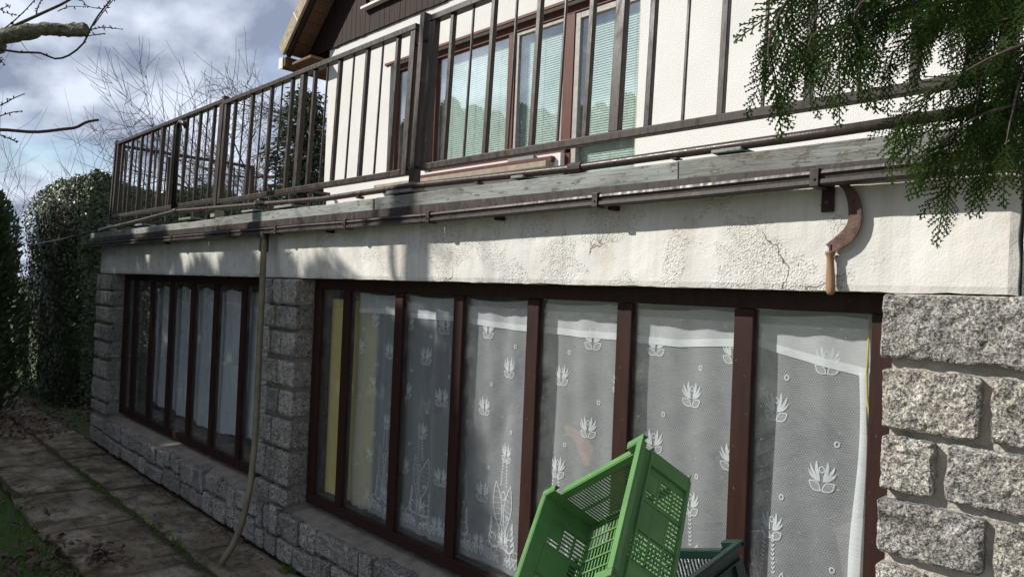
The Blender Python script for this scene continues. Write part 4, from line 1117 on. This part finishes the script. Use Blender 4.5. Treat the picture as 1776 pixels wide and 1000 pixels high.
def spray(Ls=.12, n=11, seed=0, sub=5, wid=.0031):
    """flat scale-leaf spray in the x/y plane, growing along +y; returns quads"""
    r = random.Random(seed); q = []
    def seg(a, b, w):
        a = np.array(a); b = np.array(b); d = b - a; p = np.array([-d[1], d[0]]) / (np.linalg.norm(d) + 1e-9) * w / 2
        z0 = r.uniform(-.001, .001)
        q.append([(*(a - p), z0), (*(a + p), z0), (*(b + p * .55), z0 - .002 * r.random()), (*(b - p * .55), z0)])
    seg((0, 0), (0, Ls), wid * 1.15)
    for i in range(n):
        t = (i + .6) / n; y = Ls * t; sg = 1 if i % 2 else -1
        l = Ls * .34 * (1 - t) ** .7 * (.55 + .45 * min(1, t * 4)) * r.uniform(.75, 1.2) + .006; a = r.uniform(.55, .85)
        d = np.array([sg * math.sin(a), math.cos(a)]); e = np.array([0, y]) + d * l
        seg((0, y), e, wid)
        k = max(2, int(l / .0075))
        for j in range(k):
            u = (j + .5) / k; p = np.array([0, y]) + d * l * u
            for s2 in (-1, 1):
                b = r.uniform(.55, .8) * s2; d2 = np.array([d[0] * math.cos(b) - d[1] * math.sin(b), d[0] * math.sin(b) + d[1] * math.cos(b)])
                seg(p, p + d2 * (.0075 * (1 - .4 * u) * r.uniform(.6, 1.5)), wid)
    return np.array(q, float)                               # (n,4,3)
def place_sprays(tmpl, pos, axis, normal, scale):
    V = []
    for i in range(len(pos)):
        t = tmpl[i % len(tmpl)]; y = axis[i] / np.linalg.norm(axis[i]); x = np.cross(y, normal[i]); x /= np.linalg.norm(x) + 1e-9; z = np.cross(x, y)
        p = t.reshape(-1, 3).copy(); p[:, 2] -= (p[:, 1] ** 2) * 1.6 * NPR.uniform(.2, 1.2)
        V.append((p * scale[i]) @ np.stack([x, y, z]) + pos[i])
    V = np.concatenate(V); return V, np.arange(len(V)).reshape(-1, 4)

# --- thuja whose branch hangs into the top right corner
SPR = [spray(.15, 17, s) for s in range(6)]
axes = [[(1900, -60), (1640, -40), (1400, -20), (1345, 40), (1332, 90), (1342, 135)], [(1850, -10), (1600, 10), (1430, 50), (1400, 90), (1405, 110)],
        [(1800, -40), (1560, 10), (1470, 60), (1455, 110)], [(1850, 10), (1640, 30), (1560, 80), (1545, 110)], [(1850, -30), (1700, 0), (1640, 40), (1610, 60)],
        [(1880, 40), (1720, 100), (1620, 160), (1575, 190), (1556, 215)], [(1880, 90), (1740, 150), (1640, 205), (1612, 240)], [(1880, 130), (1760, 190), (1690, 250), (1662, 290), (1640, 325)],
        [(1860, 40), (1780, 120), (1755, 200), (1745, 250)], [(1880, 180), (1780, 230), (1730, 270), (1705, 285)], [(1820, -60), (1500, -40), (1380, 0), (1360, 60), (1362, 80)],
        [(1820, -60), (1620, -40), (1500, 0), (1480, 50), (1490, 80)], [(1850, 20), (1720, 40), (1680, 80), (1672, 130)], [(1850, 60), (1760, 80), (1710, 120), (1690, 200)], [(1850, -60), (1740, -20), (1715, 30), (1720, 90)],
        [(1850, 110), (1800, 200), (1790, 250)], [(1880, 150), (1770, 180), (1700, 200), (1640, 240), (1610, 250)], [(1820, -40), (1540, -30), (1430, 10), (1412, 70), (1430, 120)]]
th = empty('thuja_tree', (0.75, -1.05, 0.0), 'dark green thuja with drooping sprays hanging in front of the terrace edge', 'tree')
MB().tube([(.75, -1.05, -.05), (.74, -1.06, 1.2), (.70, -1.02, 2.4), (.72, -1.0, 4.2)], [.09, .075, .06, .02], 10).build('trunk', M['bark'], th, smooth=True)
hub = np.array([.70, -1.02, 2.35]); pos = []; axs = []; nor = []; sca = []; wood = MB()
for ai, ax in enumerate(axes):
    dep = 1.02 + .30 * ((ai * 7) % 11) / 11
    P = [at(a, b, dep * (1 + .03 * math.sin(ai + i))) for i, (a, b) in enumerate(ax)]
    path_ = resamp(P, 60); path_ = [np.array(p) for p in path_]
    wood.tube([hub + (path_[0] - hub) * t for t in (0, .35, .7)] + [path_[i] for i in range(0, 61, 4)], [.007, .005, .0035] + [.0028 - .0020 * i / 60 for i in range(0, 61, 4)], 5)
    ln = sum(np.linalg.norm(path_[i + 1] - path_[i]) for i in range(60)); step = .0255; acc = 0; sg = 1
    for i in range(60):
        acc += np.linalg.norm(path_[i + 1] - path_[i]); d = path_[i + 1] - path_[i]; d = d / np.linalg.norm(d)
        while acc > step:
            acc -= step; sg = -sg; t = i / 60
            lat = np.cross(d, NPR.normal(size=3) * .35 + np.array([0, -1, .1])); lat /= np.linalg.norm(lat)
            v_ = d * .75 + lat * sg * NPR.uniform(.45, 1.0) + np.array([0, 0, -.75 - .4 * NPR.random()])
            pos.append(path_[i]); axs.append(v_); nor.append(np.array([.45, -1, .15]) + NPR.normal(size=3) * .32); sca.append((.42 + .40 * NPR.random()) * (1.0 if t < .75 else 1.15 - .9 * (t - .75)))
    pos.append(path_[-1] - (path_[-1] - path_[-2]) * 2); axs.append(path_[-1] - path_[-3] + np.array([0, 0, -.004])); nor.append(np.array([0, -1, .2])); sca.append(.6)
V, F_ = place_sprays(SPR, pos, axs, nor, sca)
wood.build('branch', M['twig_bark'], th)
kind(mesh_obj('foliage', V, F_, M['thuja_leaf'], th), 'stuff')
n = 5000                                                   # rest of the crown, above and to the right of the picture
hh = NPR.uniform(2.6, 4.4, n); aa = NPR.uniform(0, 2 * math.pi, n); rr = (.10 + .60 * np.clip((4.5 - hh) / 1.9, 0, 1)) * NPR.uniform(.4, 1, n) ** .5
cen = np.stack([.85 + rr * np.cos(aa), -1.05 + rr * np.sin(aa), hh], 1)
keep = cen[:, 0] > .35; cen = cen[keep]; n = len(cen)
v, f = cards(cen, np.stack([np.cos(aa[keep]), np.sin(aa[keep]), -.5 + .6 * NPR.random(n)], 1), rand_dirs(n), .13, .045)
kind(mesh_obj('crown', v, f, M['thuja_leaf'], th), 'stuff')

# --- columnar conifers: one beside the path, the others form the screen that shades it
def column_mesh(h, r, n, size, seed, taper=.5):
    g_ = np.random.default_rng(seed)
    t = g_.random(n) ** .85; z = .12 + t * (h - .12); a = g_.uniform(0, 2 * math.pi, n)
    lump = 1 + .16 * np.sin(3 * a + z * 2.1 + seed) + .12 * np.sin(5 * a - z * 3.7)
    prof_ = np.where(t < taper, .88 + .12 * t / taper, np.sqrt(np.clip(1 - ((t - taper) / (1 - taper)) ** 2.2, 0, 1)))
    rr = r * prof_ * lump * np.sqrt(g_.uniform(.35, 1, n))
    c = np.stack([rr * np.cos(a), rr * np.sin(a), z], 1)
    ax = np.stack([np.cos(a) * .7, np.sin(a) * .7, .55 + .6 * g_.random(n)], 1) + g_.normal(size=(n, 3)) * .35
    nr = np.stack([-np.sin(a), np.cos(a), 0 * a], 1) + g_.normal(size=(n, 3)) * .6
    return cards(c, ax, nr, size * g_.uniform(.6, 1.4, n), size * .36 * g_.uniform(.6, 1.3, n), .1)
def column_tree(name, loc, h, r, n, size, seed, label, group=None, mat='conifer_leaf', mesh=None):
    t = empty(name, loc, label, 'tree', group)
    MB().tube([(loc[0], loc[1], -.08), (loc[0], loc[1], h * .5), (loc[0], loc[1], h * .92)], [.09, .06, .015], 7).build('trunk', M['bark'], t)
    if mesh is None:
        v, f = column_mesh(h, r, n, size, seed); o = mesh_obj('crown', v + np.array(loc), f, M[mat], t)
    else:
        o = bpy.data.objects.new('crown', mesh); link(o, t)
    kind(o, 'stuff'); return o
column_tree('conifer', (-9.62, -.92, 0), 2.72, .58, 16000, .085, 3, 'dark columnar conifer at the left edge beside the end of the path')
first = None; R2 = random.Random(4)
for k, (x, h) in enumerate(((-6.78, 1.00), (-7.3, 1.04), (-7.85, 1.05), (-8.45, 1.07), (-9.1, 1.05), (-9.8, 1.085), (-10.5, 1.06), (-11.2, 1.11), (-12.0, 1.10), (-12.9, 1.16), (-13.7, 1.22), (-14.5, 1.22), (-15.3, 1.20), (-16.2, 1.18), (-17.2, 1.15))):
    loc = (x, -3.95 + R2.uniform(-.12, .12), 0)
    o = column_tree('screen_conifer', loc, 5.15, .62, 8500, .15, 9, 'tall conifer of the evergreen screen that shades the path', 'evergreen screen left of the path', mesh=first)
    o.scale = (1, 1, h); o.rotation_euler.z = k * 1.3
    if first is None: first = o.data
# --- ivy hedge past the corner of the house
hx0, hx1, hy0, hy1, hz = -12.6, -9.95, .12, 3.2, 2.86
hed = empty('ivy_hedge', ((hx0 + hx1) / 2, 1.2, 0), 'tall clipped hedge of glossy ivy leaves beyond the house corner', 'hedge')
MB().box(hx0 + .12, hx1 - .62, hy0 + .26, hy1, 0, hz - .30).box(hx1 - .42, hx1 - .30, hy0 + .95, hy1, 0, hz - .5).build('stem_mass', M['twig_bark'], hed)
n = 90000; u = NPR.random((n, 3)); pick = NPR.random(n); c = np.empty((n, 3)); nr = np.zeros((n, 3))
fA = pick < .52; fB = (pick >= .52) & (pick < .74); fC = pick >= .74
def bul(y, z): return .06 * np.sin(y * 3.1 + 1) * np.sin(z * 2.3) + .04 * np.sin(y * 7 + z * 5)
c[fA] = np.stack([np.full(fA.sum(), hx1), hy0 + (hy1 - hy0) * u[fA, 0], hz * u[fA, 1] ** .8], 1); nr[fA] = (1, 0, .25)
c[fB] = np.stack([hx0 + (hx1 - hx0) * u[fB, 0], np.full(fB.sum(), hy0), hz * u[fB, 1]], 1); nr[fB] = (0, -1, .25)
c[fC] = np.stack([hx0 + (hx1 - hx0) * u[fC, 0], hy0 + (hy1 - hy0) * u[fC, 1], np.full(fC.sum(), hz)], 1); nr[fC] = (.2, -.1, 1)
c += nr * (bul(c[:, 1] + c[:, 0], c[:, 2])[:, None] - NPR.random((n, 1)) * .12 - (NPR.random((n, 1)) < .3) * NPR.random((n, 1)) * .35)
top = np.clip((c[:, 2] - (hz - .45)) / .45, 0, 1)           # rounded shoulders
c[:, 1] += top ** 2 * .30 * (c[:, 1] < hy0 + .3); c[:, 0] -= top ** 2 * .26 * (c[:, 0] > hx1 - .3)
c[:, 2] += .08 * np.sin(c[:, 1] * 4) * top
cor = np.clip(1 - (hx1 - c[:, 0]) / .7, 0, 1) * np.clip(1 - (c[:, 1] - hy0) / .7, 0, 1)
c[:, 0] -= cor * .30; c[:, 1] += cor * .30; nr = nr + cor[:, None] * np.array([.5, -.5, 0])
ax = np.cross(nr, rand_dirs(n)) + np.array([0, 0, -.5]); v, f = cards(c, ax, nr + NPR.normal(size=(n, 3)) * .55, NPR.uniform(.026, .055, n), NPR.uniform(.022, .042, n), .12)
kind(mesh_obj('foliage', v, f, M['ivy_leaf'], hed), 'stuff')
# hedge post
p = onZ(42, 668, 0); tag(MB().tube([(p[0], p[1], -.1), (p[0], p[1], 1.15)], .022, 8).build('garden_post', M['post_metal']), 'thin dark post between the conifer and the ivy hedge', 'post')

# --- bare trees
def grow(mb, p, d, L, r, lev, rg, bend=.25, upb=.12, split=(2, 3), tmin=.004, twig=None):
    n = 6; pts = [p]; rad = [r]; q = np.array(p, float); d = np.array(d, float)
    for i in range(n):
        d = d + rg.normal(size=3) * bend * .35 + np.array([0, 0, upb * .35]); d /= np.linalg.norm(d)
        q = q + d * L / n; pts.append(q.copy()); rad.append(max(r * (1 - .55 * (i + 1) / n), tmin * .6))
        if lev > 0 and i >= 1:
            for _ in range(rg.integers(0, split[1]) if i < n - 1 else split[0]):
                dd = d + rg.normal(size=3) * .55; dd /= np.linalg.norm(dd)
                grow(mb, q.copy(), dd, L * rg.uniform(.42, .72), max(rad[-1] * .62, tmin), lev - 1, rg, bend, upb, split, tmin)
    mb.tube(pts, rad, 5 if r > .02 else 3, cap=False)
def limb_tree(name, label, basep, trunk, limbs, lev, seed, mat, r0, tmin):
    t = empty(name, basep, label, 'tree', None); b = np.array(basep, float); rg = np.random.default_rng(seed)
    tr = [b + np.array(q) for q in trunk]
    MB().tube(tr, [r0 * (1 - .6 * i / (len(tr) - 1)) for i in range(len(tr))], 9).build('trunk', M[mat], t, smooth=True)
    mb = MB()
    for (k, d, L, r) in limbs: grow(mb, tr[k], d, L, r, lev, rg, tmin=tmin)
    kind(mb.build('branches', M[mat], t), 'stuff')
def gpt(px, dep): q = at(px, 520, dep); return (q[0], q[1], -.06)
lf = -RT * np.array([1, 1, 0])                              # towards the left of the picture
limb_tree('bare_tree', 'tall bare tree with arching twigs behind the far railing', gpt(545, 14.5), [(0, 0, 0), (.05, 0, 1.6), (-.05, .1, 3.0), (0, .1, 3.9), (.1, 0, 4.7)],
          [(1, lf * 1.0 + [0, 0, .45], 2.0, .04), (2, lf * 1.1 + [0, 0, .12], 3.0, .045), (3, lf * 1.1 + [0, 0, .02], 2.4, .035), (3, -lf * .6 + [.3, 0, .5], 1.5, .04), (4, lf * .8 + [0, 0, .25], 1.2, .03), (1, lf * .9 + [.2, .3, .10], 2.4, .04), (0, lf * .5 + [0, 0, 1], 3.0, .04)], 3, 21, 'twig_far', .12, .0050)
limb_tree('bare_tree', 'smaller bare tree standing left of the tall bare tree', gpt(345, 16.5), [(0, 0, 0), (.05, 0, 1.0), (-.05, .1, 1.8), (0, .1, 2.5)],
          [(1, lf + [0, 0, .5], 1.5, .035), (2, lf * .9 + [0, 0, .5], 1.6, .035), (2, -lf + [0, 0, .5], 1.6, .035), (3, lf * .5 + [0, 0, .8], 1.2, .03), (3, -lf * .6 + [0, 0, .7], 1.2, .03)], 3, 33, 'twig_far', .08, .0045)
def shrub(name, label, px, dep, h, ns, seed, spread=.35, group=None, lev=2):
    b = np.array(gpt(px, dep)); t = empty(name, tuple(b), label, 'shrub', group); rg = np.random.default_rng(seed); mb = MB()
    for _ in range(ns):
        d = np.array([rg.normal() * spread, rg.normal() * spread, 1.0]); grow(mb, b + np.array([rg.normal() * .15, rg.normal() * .15, 0]), d, h * rg.uniform(.7, 1.05), .016, lev, rg, .12, .3, (1, 2), .0040)
    kind(mb.build('stems', M['twig_far'], t), 'stuff')
for k, (px, dep, h) in enumerate(((8, 13.5, 3.0), (48, 14, 3.1), (95, 14.5, 2.7), (140, 15, 2.6), (178, 15.5, 2.7))):
    shrub('bare_shrub', ['bare twiggy shrub at the very left edge above the conifer', 'bare twiggy shrub between the conifer and the ivy hedge', 'bare thin shrub above the left end of the ivy hedge', 'bare thin shrub above the middle of the ivy hedge', 'bare thin shrub beside the corner of the terrace railing'][k], px, dep, h, 5, 60 + k, .30, 'bare shrubs behind the ivy hedge')
def leafy_shrub(px, dep, h, r, mat, label, seed, n=5000, size=.07, name='leafy_shrub'):
    b = np.array(gpt(px, dep)); t = empty(name, tuple(b), label, 'shrub'); g_ = np.random.default_rng(seed)
    d = g_.normal(size=(n, 3)); d /= np.linalg.norm(d, axis=1)[:, None]; d *= (g_.random((n, 1)) ** .4) * (1 + .25 * np.sin(d[:, :1] * 5 + d[:, 1:2] * 7))
    c = b + np.array([0, 0, h * .52]) + d * np.array([r, r, h * .5])
    v, f = cards(c, g_.normal(size=(n, 3)), g_.normal(size=(n, 3)), size * g_.uniform(.5, 1.3, n), size * .6, .1)
    kind(mesh_obj('foliage', v, f, M[mat], t), 'stuff')
    mb = MB()
    for _ in range(6): grow(mb, b + g_.normal(size=3) * [.1, .1, 0], np.array([g_.normal() * .3, g_.normal() * .3, 1]), h * .8, .02, 1, g_, .2, .1, (1, 2), .005)
    kind(mb.build('stems', M['twig_far'], t), 'stuff')
leafy_shrub(455, 15.5, 4.1, 1.2, 'beech_leaf', 'shrub holding russet dead leaves behind the far railing', 71, 2600, .06)
leafy_shrub(385, 16.5, 3.5, 1.0, 'beech_leaf', 'low russet leaved shrub left of the spruce', 72, 1600, .06)
leafy_shrub(330, 13.5, 2.75, 1.0, 'ivy_leaf', 'dense evergreen bush showing between the far railing bars', 73, 6000, .07)
# --- spruce behind the railing
b = np.array(gpt(512, 12.5)); sp = empty('spruce_tree', tuple(b), 'shaggy dark spruce beside the left corner of the house', 'tree')
MB().tube([b, b + [0, 0, 2.5], b + [0, 0, 5.1]], [.11, .07, .01], 8).build('trunk', M['bark'], sp)
ps = []; g_ = np.random.default_rng(8); mb = MB()
for k in range(120):
    z = .5 + 4.6 * (k / 120); L = 1.30 * (1 - z / 5.7) + .15; a = k * 2.4 + g_.normal() * .3
    d = np.array([math.cos(a), math.sin(a), -.15 + .25 * g_.random()]); e = b + [0, 0, z] + d * L * g_.uniform(.7, 1.15); mb.tube([b + [0, 0, z], e], [.012, .003], 4, cap=False)
    m_ = int(270 * L / 1.1) + 30; t = g_.random(m_) ** .7; c = (b + [0, 0, z]) + (e - b - [0, 0, z]) * t[:, None] + g_.normal(size=(m_, 3)) * [.07, .07, .06]
    c[:, 2] -= .10 * g_.random(m_)
    ps.append(cards(c, d + g_.normal(size=(m_, 3)) * .6 + [0, 0, -.3], g_.normal(size=(m_, 3)), .11, .030, .1))
for k in range(26):                                         # dead twigs hanging through it
    z = 1.8 + 2.6 * g_.random(); a = g_.uniform(0, 6.28); grow(mb, b + [0, 0, z], np.array([math.cos(a), math.sin(a), -.1]), 1.0, .012, 1, g_, .35, -.1, (1, 2), .0045)
v, f = join(ps); kind(mesh_obj('crown', v, f, M['spruce_leaf'], sp), 'stuff'); kind(mb.build('branches', M['beech_leaf'], sp), 'stuff')

# --- fruit tree left of the path: trunk outside the picture, pruned limbs reach in at the top left
DT = 4.5
ft = empty('fruit_tree', (-5.6, -3.0, -.06), 'pruned old fruit tree whose bare budding limbs reach in at the top left', 'tree')
MB().tube([(-5.62, -3.0, -.06), (-5.60, -3.0, 1.2), (-5.60, -3.0, 2.4), (-5.61, -3.02, 3.6), (-5.60, -3.0, 4.9)], [.13, .105, .10, .095, .07], 12).build('trunk', M['bark'], ft, smooth=True)
def limb(pxs, r0, r1, mat, n=24, start=None, rough=0.0, dep=DT, sides=8, name='limb', blunt=False):
    P = [at(a, b_, dep) for a, b_ in pxs]
    if start is not None: P = [np.array(s_, float) for s_ in start] + P
    P = [np.array(q) for q in resamp(P, n)]; rg = np.random.default_rng(int(abs(pxs[-1][0]) + 3))
    mb = MB(); k = sides; base_i = len(mb.v)
    mb.tube(P, [(r0 + (r1 - r0) * i / n) * (1 + rough * rg.normal()) for i in range(n + 1)], sides)
    if rough > 0: mb.v = [tuple(np.array(q) + rg.normal(size=3) * r0 * .10) for q in mb.v]
    o = mb.build(name, M[mat], ft, smooth=True); return P
limb([(-40, 88), (0, 66), (40, 58), (80, 50), (118, 53), (152, 52)], .050, .037, 'lichen_bark', 40, [(-5.60, -3.0, 2.45), (-5.62, -2.2, 2.85)], .07, DT, 14)
tw = MB()
def twig(pxs, r0, r1, buds=True, n=20, dep=DT):
    P = [np.array(q) for q in resamp([at(a, b_, dep) for a, b_ in pxs], n)]; rg = np.random.default_rng(int(abs(pxs[0][1] * 3 + pxs[-1][0])))
    tw.tube(P, [r0 + (r1 - r0) * i / n for i in range(n + 1)], 6)
    if buds:
        for i in range(2, n, 1):
            if rg.random() < .55:
                d = rg.normal(size=3); d /= np.linalg.norm(d); L = rg.uniform(.008, .028); tw.tube([P[i], P[i] + d * L * .6, P[i] + d * L], [.0035, .004, .001], 5)
        tw.tube([P[-1], P[-1] + (P[-1] - P[-2]) * .3], [.006, .003], 6)
twig([(-60, 95), (-20, 66), (10, 52), (45, 36), (80, 20), (110, 6), (150, -18)], .012, .007, False)
twig([(-60, 80), (0, 86), (35, 91), (70, 92), (95, 102), (120, 96), (145, 75), (158, 48), (172, 25), (190, 2), (200, -20)], .0075, .004)
twig([(162, 45), (180, 20), (205, -10)], .004, .002); twig([(154, 52), (180, 48), (212, 51)], .003, .002); twig([(150, 63), (168, 60), (182, 59)], .003, .002)
twig([(100, -20), (140, 0), (152, 11), (178, 16)], .004, .002); twig([(0, 55), (20, 40), (40, 22), (65, -5)], .004, .003); twig([(62, 29), (66, 12), (76, -8)], .004, .003)
twig([(100, 20), (120, 12), (148, 12)], .003, .0015); twig([(-20, 5), (10, 22), (28, 26)], .003, .0015); twig([(-20, 24), (0, 16), (18, 10)], .003, .0015)
twig([(-60, 228), (0, 225), (60, 229), (110, 224), (132, 221), (150, 212), (171, 208)], .011, .0075, False)
twig([(-30, 195), (0, 183), (25, 170), (42, 163)], .004, .0025); twig([(-30, 208), (0, 201), (20, 195), (38, 193)], .004, .0025); twig([(-20, 226), (5, 236), (22, 243), (29, 247)], .004, .003); twig([(35, 70), (50, 90), (74, 104)], .002, .001, False); twig([(-5, 98), (8, 112)], .003, .002)
tw.build('twigs', M['twig_bark'], ft)['kind'] = 'stuff'
rg = np.random.default_rng(77); mb = MB()
for k, (z, d) in enumerate(((3.2, (-.8, -.5, .5)), (4.1, (-.6, -.5, .8)), (4.9, (-.3, -.3, 1)))): grow(mb, np.array([-5.6, -3.0, z]), np.array(d), 1.7, .040, 2, rg, .3, .15, (1, 2), .005)
kind(mb.build('crown', M['twig_bark'], ft), 'stuff')
for zz in (2.75, 2.60, 2.5): MB().tube([(-5.6, -3.0, zz - .2), (-5.65, -2.3, zz + .05), tuple(at(-60, 90 + (2.75 - zz) * 560, DT))], [.03, .018, .012], 7).build('limb', M['twig_bark'], ft, smooth=True)

# ================================================================== GROUND COVER
def scatter(n, x0, x1, y0, y1): return np.stack([NPR.uniform(x0, x1, n), NPR.uniform(y0, y1, n), np.full(n, -.05)], 1)
n = 9000; c = scatter(n, -9.0, -3.4, -1.75, -.86); edge_y = -.93 + .06 * np.sin(c[:, 0] * 4) + .04 * np.sin(c[:, 0] * 11); c = c[c[:, 1] < edge_y]; n = len(c)
L = NPR.uniform(.03, .10, n); ax = np.stack([NPR.normal(size=n) * .45, NPR.normal(size=n) * .45, np.ones(n)], 1); ax = norml(ax)
v, f = cards(c + ax * L[:, None] / 2, ax, NPR.normal(size=(n, 3)) * [1, 1, .1], L, .0045, .1)
kind(mesh_obj('grass', v, f, M['grass_blade']), 'stuff'); tag(bpy.data.objects['grass'], 'patchy green lawn grass along the left edge of the path', 'grass')
def tufts(pts, h, nb, wid=.006):
    P_ = []
    for p in pts:
        ax = norml(np.stack([NPR.normal(size=nb) * .7, NPR.normal(size=nb) * .7, np.ones(nb)], 1)); L = NPR.uniform(.5, 1.1, nb) * h
        P_.append(cards(np.array(p) + ax * L[:, None] / 2 + NPR.normal(size=(nb, 3)) * [.012, .012, 0], ax, NPR.normal(size=(nb, 3)) * [1, 1, .1], L, wid, .1))
    return join(P_)
pts = [(x, -.395 + NPR.normal() * .008, -.012) for x in np.arange(-7.0, -4.1, .03) if NPR.random() < .62]
v, f = tufts(pts, .022, 9, .008); kind(mesh_obj('joint_weeds', v, f, M['grass_blade']), 'stuff'); tag(bpy.data.objects['joint_weeds'], 'low green weeds growing in the long paving joint', 'weeds')
wp = [onZ(a, b_, 0) for a, b_ in ((285, 928), (300, 942), (275, 915), (322, 955))]
v, f = tufts(wp, .07, 14, .007); kind(mesh_obj('leaf_tuft', v, f, M['grass_blade']), 'stuff'); tag(bpy.data.objects['leaf_tuft'], 'strappy green leaves of the small blue flowers in the paving joint', 'leaves')
wp = [onZ(500, 985, 0), onZ(510, 992, 0), onZ(490, 992, 0)]
v, f = tufts(wp, .06, 22, .006); mesh_obj('grass_tuft', v, f, M['grass_blade'])['kind'] = 'stuff'; tag(bpy.data.objects['grass_tuft'], 'small grass tuft at the foot of the plinth right of the hose', 'grass')
for lab, (a, b_), hgt in (('small blue scilla flower standing in the paving joint near the hose', (312, 945), .11), ('tiny blue scilla flower further along the paving joint', (268, 905), .06)):
    p = onZ(a, b_, 0); fl = empty('scilla_flower', tuple(p), lab, 'flower', 'blue flowers in the path')
    MB().tube([p, p + [0, .004, hgt * .6], p + [0, 0, hgt]], [.002, .0018, .0015], 5).build('stem', M['grass_blade'], fl)
    m_ = 16; z = NPR.uniform(.62, 1.0, m_) * hgt; a_ = NPR.uniform(0, 6.28, m_); ax = np.stack([np.cos(a_), np.sin(a_), .2 * np.ones(m_)], 1)
    v, f = cards(p + np.stack([np.cos(a_) * .007, np.sin(a_) * .007, z], 1), ax, rand_dirs(m_), .016, .007, .1); kind(mesh_obj('petals', v, f, M['scilla_petal'], fl), 'stuff')
def litter(name, label, c, s):
    n = len(c); nr = np.stack([NPR.normal(size=n) * .55, NPR.normal(size=n) * .55, np.ones(n)], 1)
    v, f = cards(c, rand_dirs(n) * [1, 1, .3], nr, NPR.uniform(.5, 1.2, n) * s, NPR.uniform(.35, .8, n) * s, .35); o = kind(mesh_obj(name, v, f, M['litter_leaf']), 'stuff'); tag(o, label, 'leaves')
c = np.concatenate([scatter(330, -5.0, -3.6, -1.35, -.92), np.stack([NPR.normal(-4.55, .16, 80), NPR.normal(-.80, .05, 80), np.zeros(80)], 1), scatter(60, -6.4, -4.6, -1.1, -.84)]); c[:, 2] = np.where(c[:, 1] < -.93, -.03, .012) + NPR.random(len(c)) * .035
litter('leaf_litter', 'heap of dry brown leaves on the lawn edge at bottom left', c, .055)
c = np.concatenate([scatter(800, -10.8, -8.4, -1.0, .6), scatter(500, -9.9, -8.1, -.9, .5)]); c = c[(c[:, 0] < -8.62) | (c[:, 1] < -.1)]; c[:, 2] = .008 + NPR.random(len(c)) * .02
litter('leaf_litter', 'scattered dry leaves on the ground below the ivy hedge', c, .05)
c = np.concatenate([np.stack([NPR.uniform(-7.2, -4.0, 420), -.06 + np.abs(NPR.normal(size=420)) * -.05, NPR.uniform(.004, .014, 420)], 1)])
c = c[(np.sin(c[:, 0] * 3.1 + 1) + np.sin(c[:, 0] * 7.7)) > -.2]
litter('leaf_crumbs', 'dark leaf crumbs and moss along the foot of the plinth', c, .022)
